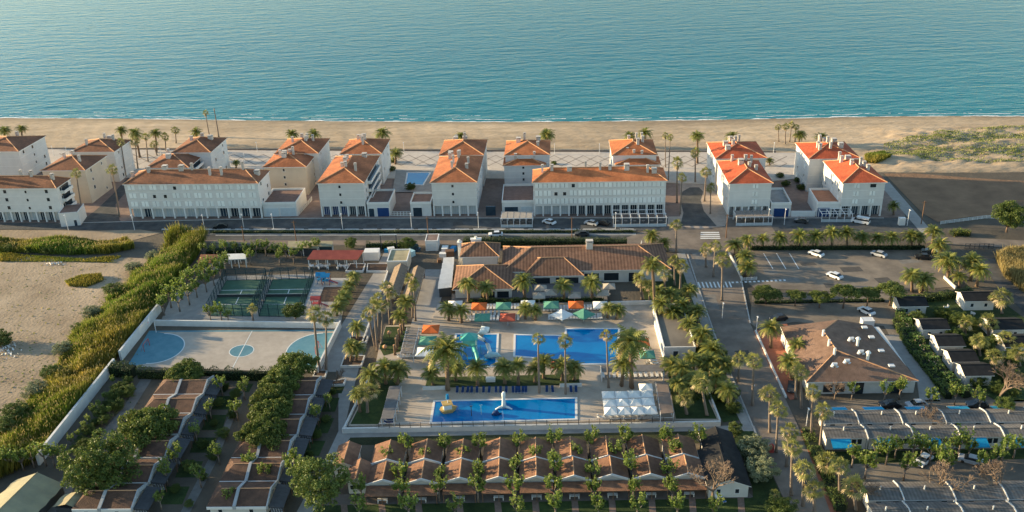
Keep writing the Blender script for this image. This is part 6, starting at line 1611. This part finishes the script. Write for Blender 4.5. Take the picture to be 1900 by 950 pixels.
MB().tube([(2.4,1.6,3.6),(3.4,2.6,4.6),(4.4,2.8,4.4),(4.8,2.4,3.9)], [.9,1.1,.8,.25], 10).build('arched_figure', 'slide_white', root, True)
MB().tube([(3.6,-2.8,.5),(5.0,-3.0,1.1),(6.4,-2.7,.9),(7.2,-2.4,.3)], [.5,.8,.55,.15], 10).build('whale_back', mat('slide_pale', (.35,.55,.60), .4, .1, 1), root, True)
for a in range(6):
    x, y = 2.6*math.cos(a), 2.6*math.sin(a)-.5; MB().tube([(x,y,0),(x,y,2.2+.4*(a%3))], .07, 6).build('spray_pole', 'slide_green', root)
# toy boat
root = thing('toy_boat', 'small yellow and white toy boat standing in the splash pool', 'play boat', G(832,764,TZ), R(15))
mb = MB(); hull = [(-1.9,0),(-1.3,-1.0),(.9,-1.1),(2.0,0),(.9,1.1),(-1.3,1.0)]
lo = [(x*.75,y*.7,.05) for x,y in hull]; hi = [(x,y,.95) for x,y in hull]
for i in range(6): mb.poly([lo[i],lo[(i+1)%6],hi[(i+1)%6],hi[i]])
mb.poly(hi); mb.build('hull', 'boat_yellow', root)
MB().box(-1.0,.7,-.7,.7,.96,2.1).build('cabin', 'slide_white', root); MB().box(-1.2,.9,-.9,.9,2.1,2.25).build('cabin_roof', 'boat_yellow', root)
MB().tube([(0,0,2.25),(0,0,4.2)], .09, 6).build('mast', 'metal_white', root); MB().tube([(0,0,3.2),(0,0,4.3)], [.35,.3], 8).build('barrel', 'play_blue', root)
# white spouting figure with splayed feet
root = thing('water_spout', 'tall white spouting play column with splayed feet in the splash pool', 'play column', G(935,757,TZ), 0)
MB().tube([(0,0,.2),(0,0,1.3),(0,0,2.6),(0,0,3.3),(.12,0,3.8),(.4,0,4.0)], [.55,.42,.36,.45,.36,.1], 12).build('column', 'slide_white', root, True)
for a in (R(200),R(-25),R(90)): MB().tube([(0,0,.5),(1.0*math.cos(a),1.0*math.sin(a),.4),(1.9*math.cos(a),1.9*math.sin(a),.12)], [.3,.24,.15], 8).build('foot', 'slide_white', root, True)
for k, (x, y, m_) in enumerate(((875,772,'metal_dark'),(893,770,'slide_pale'))):
    root = thing('spray_pole', ('thin dark spray pole in the splash pool', 'thin pale spray pole in the splash pool')[k], 'play pole', G(x, y, TZ))
    MB().tube([(0,0,0),(0,0,2.4)], .08, 6).build('pole', m_, root); MB().tube([(-.3,0,2.4),(.3,0,2.5)], .1, 6).build('nozzle', m_, root)
root = thing('play_turtle', 'small dark turtle shaped float in the splash pool', 'play figure', G(920,770,TZ))
MB().tube([(-.8,0,.1),(-.3,0,.45),(.3,0,.45),(.8,0,.1)], [.2,.6,.6,.2], 8).build('shell', 'lounger_blue', root, True); MB().tube([(.8,0,.25),(1.2,0,.4)], .18, 6).build('head', 'lounger_blue', root, True)
# board beside the island
podium('info_board', 'white service box on the palm island', 'box', (902,715), (919,715), 1.2, 1.5, (), wall='trim_white', deck='trim_white', rz=R(-2), par=.03)

# ------------------------------------------------------------------ cars
mat('tyre', (.015,.015,.015), .9, .1, 2); mat('car_glass', (.015,.02,.025), .08, .1, 1, spec=.7)
for n_, c_ in dict(white=(.75,.75,.75), silver=(.42,.43,.45), black=(.02,.02,.022), dark=(.05,.055,.06)).items(): mat('car_'+n_, c_, .25, .02, 1, spec=.6)
def m_car(paint, van=False):
    L_, W, = (4.3, 1.8) if not van else (5.3, 2.0)
    b = MB()
    prof = [(0,.35),(.0,.75),(.15,.88),(1.1,.98),(3.9,1.0),(4.25,.85),(4.3,.4),(4.1,.28),(.2,.28)] if not van else [(0,.4),(0,.95),(.8,1.15),(5.25,1.2),(5.3,.45),(5.1,.3),(.2,.3)]
    n = len(prof); lo = [(x,-W/2,z) for x,z in prof]; hi = [(x,W/2,z) for x,z in prof]
    b.poly(lo); b.poly(hi[::-1])
    for i in range(n): j = (i+1)%n; b.poly([lo[j],lo[i],hi[i],hi[j]])
    cab = [(1.0,.97),(1.75,1.45),(3.1,1.48),(3.85,1.0)] if not van else [(.75,1.13),(1.5,2.0),(5.1,2.05),(5.25,1.2)]
    g = MB(); lo = [(x,-W/2+.08+(.12 if z > 1.3 else 0),z) for x,z in cab]; hi = [(x,W/2-.08-(.12 if z > 1.3 else 0),z) for x,z in cab]
    g.poly(lo); g.poly(hi[::-1])
    for i in range(4):
        j = (i+1)%4
        if i == 3: continue
        g.poly([lo[j],lo[i],hi[i],hi[j]])
    zr = 1.49 if not van else 2.06; x0, x1 = (1.7,3.2) if not van else (1.45,5.15)
    r = MB().box(x0, x1, -W/2+.22, W/2-.22, zr-.03, zr+.03)
    if van: 
        for y0, y1 in ((-W/2+.06,-W/2+.075),(W/2-.075,W/2-.06)): r.box(1.6,5.2,y0,y1,1.75,2.0)
    w = MB(); w.tube([(0,-.11,0),(0,.11,0)], .32, 12); 
    hl = MB().box(-.03,.03,-.2,.2,-.08,.08)
    return b.mesh('body', paint), g.mesh('glasshouse', 'car_glass'), r.mesh('roof_panel', paint), w.mesh('wheel', 'tyre'), hl.mesh('headlight', 'trim_white'), L_, W
CARM = {}
def car(label, px, py, rz, paint='car_white', van=False, z=.03):
    k = (paint, van)
    if k not in CARM: CARM[k] = m_car(paint, van)
    b, g, r, w, hl, L_, W = CARM[k]
    root = thing('passenger_van' if van else 'parked_car', label, 'van' if van else 'car', G(px, py)+Vector((0,0,z)), rz, None)
    off = Vector((-L_/2, 0, 0))
    for n_, me in (('body',b),('glasshouse',g),('roof_panel',r)): inst(n_, me, root, off)
    for x in (.85, L_-.9):
        for y in (-W/2+.08, W/2-.08): inst('wheel', w, root, (x-L_/2, y, .32))
    for y in (-W/2+.35, W/2-.35): inst('headlight', hl, root, (.03-L_/2, y, .68))
car('white car angled on the street below the long orange roofed block', 1019, 415, R(-38))
car('silver car parked on the street beside the black one', 1097, 417, R(-30), 'car_silver')
car('black car parked on the street beside the silver one', 1119, 417, R(-30), 'car_black')
car('white car driving on the back road behind the clubhouse', 920, 438, R(1))
car('dark car driving on the back road above the long hedge', 1080, 437, R(-3), 'car_dark')
car('dark car parked on the street near the reeds', 410, 423, R(5), 'car_black')
car('white van parked below the white corner block', 1596, 414, R(-35), 'car_white', True)
car('dark car parked in front of the blue-doored garages', 1487, 413, R(-28), 'car_dark')
car('white car near the palms in the upper car park', 1514, 474, R(-50))
car('silver car with dark roof in the upper car park', 1630, 475, R(-45), 'car_silver')
car('white car parked beside the lower pines in the car park', 1548, 515, R(-55))
car('black car at the far end of the upper car park', 1712, 480, R(-10), 'car_black')
car('dark car under the palms at the far end of the upper car park', 1724, 470, R(-20), 'car_dark')
car('white car with black glass on the yard behind the reception', 1607, 581, R(-62))
car('dark car parked beside the red forecourt palm', 1444, 594, R(15), 'car_black')
car('white car parked in the lane between the terrace houses', 1713, 858, R(40)); car('pale car half under the lane trees', 1800, 858, R(-30), 'car_silver'); car('dark car parked by the reception gable', 1469, 722, R(70), 'car_dark')
for k, x in enumerate((1812,1650,1700)): 
    car(('dark car in the lane above the back terrace row, near the bare tree','dark car in the lane above the back terrace row, near the reception','silver car in the lane above the back terrace row')[k], x, 755, R(5*k-4), ('car_dark','car_black','car_silver')[k])

# ------------------------------------------------------------------ lamp posts, poles, street furniture
def m_lamp(h, arm):
    po = MB().tube([(0,0,0),(0,0,h)], [.11,.06], 7).mesh('pole', 'metal_white')
    hd = MB().box(-.14,.14,-arm,.1,h-.02,h+.1).mesh('lamp_head', 'metal_white'); return po, hd
LAMP = m_lamp(5.2, .9); LAMP2 = m_lamp(4.2, .6)
def lamps(group, anchor, pts, M2):
    for k, (x, y) in enumerate(pts):
        root = thing('street_lamp', f'{ORD[k]} thin white lamp post counted from the {anchor}', 'street lamp', G(x, y), 0, group)
        inst('pole', M2[0], root); inst('lamp_head', M2[1], root)
lamps('street lamps in front of the apartment blocks', 'side street along the apartment street', [(127,427),(250,427),(380,427),(453,426),(508,425.5),(636,425),(764,424.5),(888,423),(1142,424),(1425,417),(1455,417),(1683,419)], LAMP)
lamps('lamps along the promenade', 'side street along the beach promenade', [(100,290),(126,292),(178,293),(300,292),(455,304),(478,283),(750,284),(945,284),(1029,287),(1112,287),(1435,285),(1478,300)], LAMP2)
lamps('lamps along the avenue', 'street crossing down the avenue', [(1403,616),(1395,745),(1340,590),(1496,790)], LAMP2)
for k, (x, y, h, lab) in enumerate(((550,449,7,'brown wooden pole beside the beige sheds'),(1347,441,7.5,'reddish wooden pole at the plaza crossing'),(1709,416,7.5,'reddish wooden pole near the dark field'),(795,442,7,'dark wooden pole on the dirt strip'),(1061,443,7,'slim wooden pole above the long hedge'),(453,447,5,'short wooden pole behind the padel trees'))):
    root = thing('utility_pole', lab, 'pole', G(x, y)); MB().tube([(0,0,0),(0,0,h)], [.16,.1], 7).build('shaft', 'wood_brown', root); MB().box(-.7,.7,-.06,.06,h-.6,h-.45).build('crossarm', 'wood_brown', root)
def terrace_frame(label, fl, fr, depth, h, n, roof=None, name='street_terrace'):
    P, Q = G(*fl), G(*fr); w = (Q-P).length; root = thing(name, label, 'terrace frame', P, math.atan2(Q.y-P.y, Q.x-P.x))
    for k in range(n+1):
        for y in (0, depth): MB().box(w*k/n-.09,w*k/n+.09,y-.09,y+.09,0,h).build('post', 'metal_white', root)
        MB().box(w*k/n-.08,w*k/n+.08,-.2,depth+.2,h,h+.16).build('beam', 'metal_white', root)
    for y in (0, depth/2, depth): MB().box(-.3,w+.3,y-.08,y+.08,h+.16,h+.3).build('rail', 'metal_white', root)
    MB().box(0,w,-.05,.05,.0,.9).build('screen', 'shop_shutter', root)
    if roof:
        for k in range(n): MB().box(w*k/n+.1,w*(k+1)/n-.1,.1,depth-.1,h+.31,h+.37).build('roof_panel', roof, root)
    for k in range(n):
        x = w*(k+.5)/n; t = MB().box(x-.5,x+.5,depth*.4,depth*.4+.9,.72,.77); t.box(x-.05,x+.05,depth*.4+.4,depth*.4+.5,0,.72); t.build('table', 'wood_grey', root)
terrace_frame('open white steel terrace frame below the long orange roofed block', (1138,421), (1236,420), 6.5, 2.7, 6)
terrace_frame('white terrace frame with slatted panel beside the plaza', (1366,419), (1432,418), 5, 2.6, 4, 'wood_grey')
terrace_frame('light white terrace frame below the white corner block', (1524,412), (1580,412), 4, 2.5, 4)
terrace_frame('glazed roadside terrace with pale roof below the low grey block', (930,422), (988,421.5), 5.5, 2.7, 5, 'cloth_beige', 'glazed_terrace')
# white barrier and gate near the lane, field fence
screen('field_barrier', 'pale barrier curving along the edge of the dark field', 'barrier', (1745,416), (1830,405), 1.0, posts=10, m='metal_white')
screen('field_barrier', 'straight pale barrier behind the big spreading tree', 'barrier', (1832,405), (1900,409), 1.0, posts=8, m='metal_white')
screen('entry_gate', 'dark metal gate across the lane beside the golden reeds', 'gate', (1790,462), (1842,462), 1.7, posts=6, m='metal_dark')
screen('barrier_gate', 'low white barrier at the car park exit', 'barrier', (1376,521), (1404,519), .9, posts=3, m='metal_white')
root = thing('metal_portal', 'tall dark metal portal frame in the service yard', 'frame', G(708,463), R(-2))
for x in (0, 4.6): MB().box(x-.12,x+.12,-.12,.12,0,4.6).build('post', 'metal_dark', root)
MB().box(-.2,4.8,-.1,.1,4.6,4.8).build('crossbeam', 'metal_white', root)
for k, (x, y, c_) in enumerate(((718,468,'play_blue'),(726,467,'trim_white'),(768,464,'fence_green'),(776,466,'shop_glass'),(841,466,'play_blue'),(826,468,'trim_white'),(815,486,'wood_brown'),(745,476,'cloth_white'),(762,474,'slide_pale'),(749,492,'trim_white'),(822,477,'cloth_white'),(835,474,'wood_brown'))):
    s = .7+.5*((k*7)%3)/2; root = thing('storage_crate', f'{ORD[k]} crate or bin stored in the service yard counted from the metal portal', 'crate', G(x, y), R(k*17), 'crates and bins in the service yard')
    MB().box(-s,s,-s*.7,s*.7,0,s*1.3).build('body', c_, root); MB().box(-s-.05,s+.05,-s*.7-.05,s*.7+.05,s*1.3,s*1.3+.08).build('lid', c_, root)
# tables under the red pavilion
for k, x in enumerate((579,590,597,606,632,640)):
    root = thing('round_table', f'{ORD[k]} round white table in front of the red pavilion counted from the padel courts', 'table', G(x, 497), 0, 'white tables of the red pavilion')
    MB().tube([(0,0,.7),(0,0,.76)], .7, 12).build('table_top', 'cloth_white', root); MB().tube([(0,0,0),(0,0,.7)], .07, 6).build('leg', 'metal_white', root)
    for a in range(3):
        c_, s_ = 1.1*math.cos(a*2.1+k), 1.1*math.sin(a*2.1+k); root2 = thing('white_chair', f'{("near","middle","far")[a]} white chair at {ORD[k]} pavilion table from the padel courts', 'chair', G(x, 497)+Vector((c_,s_,0)), a*2.1+k, 'chairs of the red pavilion')
        MB().box(-.22,.22,-.22,.22,.42,.47).build('seat', 'cloth_white', root2); MB().box(.18,.22,-.22,.22,.47,.9).build('backrest', 'cloth_white', root2)
        for lx in (-.2,.16):
            for ly in (-.2,.16): MB().box(lx,lx+.04,ly,ly+.04,0,.42).build('leg', 'cloth_white', root2)
# cut palm stumps and lamps on the lawn
for k, (x, y, t) in enumerate(((749,613,593),(745,620,602),(741.7,634,611),(738,642,622),(736.5,650,627),(733,658,640))):
    h = HT(x, y, x, t, TZ); root = thing('palm_stump', f'{ORD[k]} pale cut palm stump beside the slatted pergola counted from the clubhouse', 'stump', G(x, y, TZ), 0, 'pale palm stumps')
    inst('trunk', DT[k%2], root, None, 0, (.8,.8,h)); MB().tube([(0,0,h-.02),(0,0,h+.1)], [.3,.18], 8).build('cut_top', 'ridge_tile', root)
for k, (x, y) in enumerate(((723,626),(715,652))):
    root = thing('garden_lamp', ('orange globe lamp on the lawn, nearer the clubhouse', 'orange globe lamp on the lawn, nearer the pools')[k], 'lamp', G(x, y, TZ)); MB().tube([(0,0,0),(0,0,.9)], .08, 6).build('stem', 'wood_brown', root)
    MB().tube([(0,0,.9),(0,0,1.1),(0,0,1.5),(0,0,1.8)], [.2,.5,.5,.15], 10).build('globe', 'ridge_tile', root, True)
root = thing('red_post_box', 'bright red box beside the avenue palms', 'box', G(1431,838)); MB().box(-.4,.4,-.4,.4,0,1.5).build('body', 'play_red', root); MB().tube([(0,0,1.5),(0,0,1.8)], [.45,.2], 10).build('top', 'play_red', root)
root = thing('trash_bin', 'white cabinet beside the street lamp at the dark field path', 'cabinet', G(1672,417)); MB().box(-.9,.9,-.6,.6,0,2.2).build('body', 'trim_white', root); MB().box(-.95,.95,-.65,.65,2.2,2.3).build('lid', 'trim_white', root)
# closed white parasol and bench at the entrance
root = thing('closed_parasol', 'closed white parasol near the clubhouse end palms', 'parasol', G(1190,464)); MB().tube([(0,0,0),(0,0,.9)], .05, 6).build('pole', 'metal_white', root); MB().tube([(0,0,.8),(0,0,1.0),(0,0,3.0)], [.35,.4,.04], 8).build('cloth', 'cloth_white', root, True)
# garden chairs in the bungalow gardens
for k, (x, y, t) in enumerate(((1755,572,'beside the blue awning'),(1788,573,'in the middle of the bungalow lawn'),(1741,583,'near the climbing hedge'),(1805,584,'under the fan palms'))):
    root = thing('garden_chair', f'white garden chair {t}', 'chair', G(x, y), k*1.3)
    MB().box(-.5,.5,-.45,.45,.35,.42).build('seat', 'cloth_white', root); MB().box(.44,.52,-.45,.45,.42,1.0).build('backrest', 'cloth_white', root)
    for lx in (-.45,.4):
        for ly in (-.42,.38): MB().box(lx,lx+.06,ly,ly+.06,0,.35).build('leg', 'cloth_white', root)
# litter on the dirt lot
rs = np.random.RandomState(9); P = []
for (x, y, n, sx, sy) in ((8,655,60,14,12),(4,645,30,10,6),(98,490,40,10,3),(20,640,30,12,10)):
    for i in range(n):
        g = G(x+rs.normal()*sx, y+rs.normal()*sy*.5); P.append((g.x, g.y, .12+rs.rand()*.15))
o = quads_obj('litter', leaf_cloud(np.array(P), .28, 3), None or 'cloth_white'); tag(o, 'scattered white litter on the dirt lot', 'litter', kind='stuff')
rs = np.random.RandomState(19); P = []
for i in range(420):
    g = G(rs.uniform(-20,260), rs.uniform(480,760)); P.append((g.x, g.y, .04))
o = quads_obj('weeds', leaf_cloud(np.array(P), .3, 3), 'reed_leaf'); tag(o, 'sparse dry weeds over the dirt lot', 'weeds', kind='stuff')
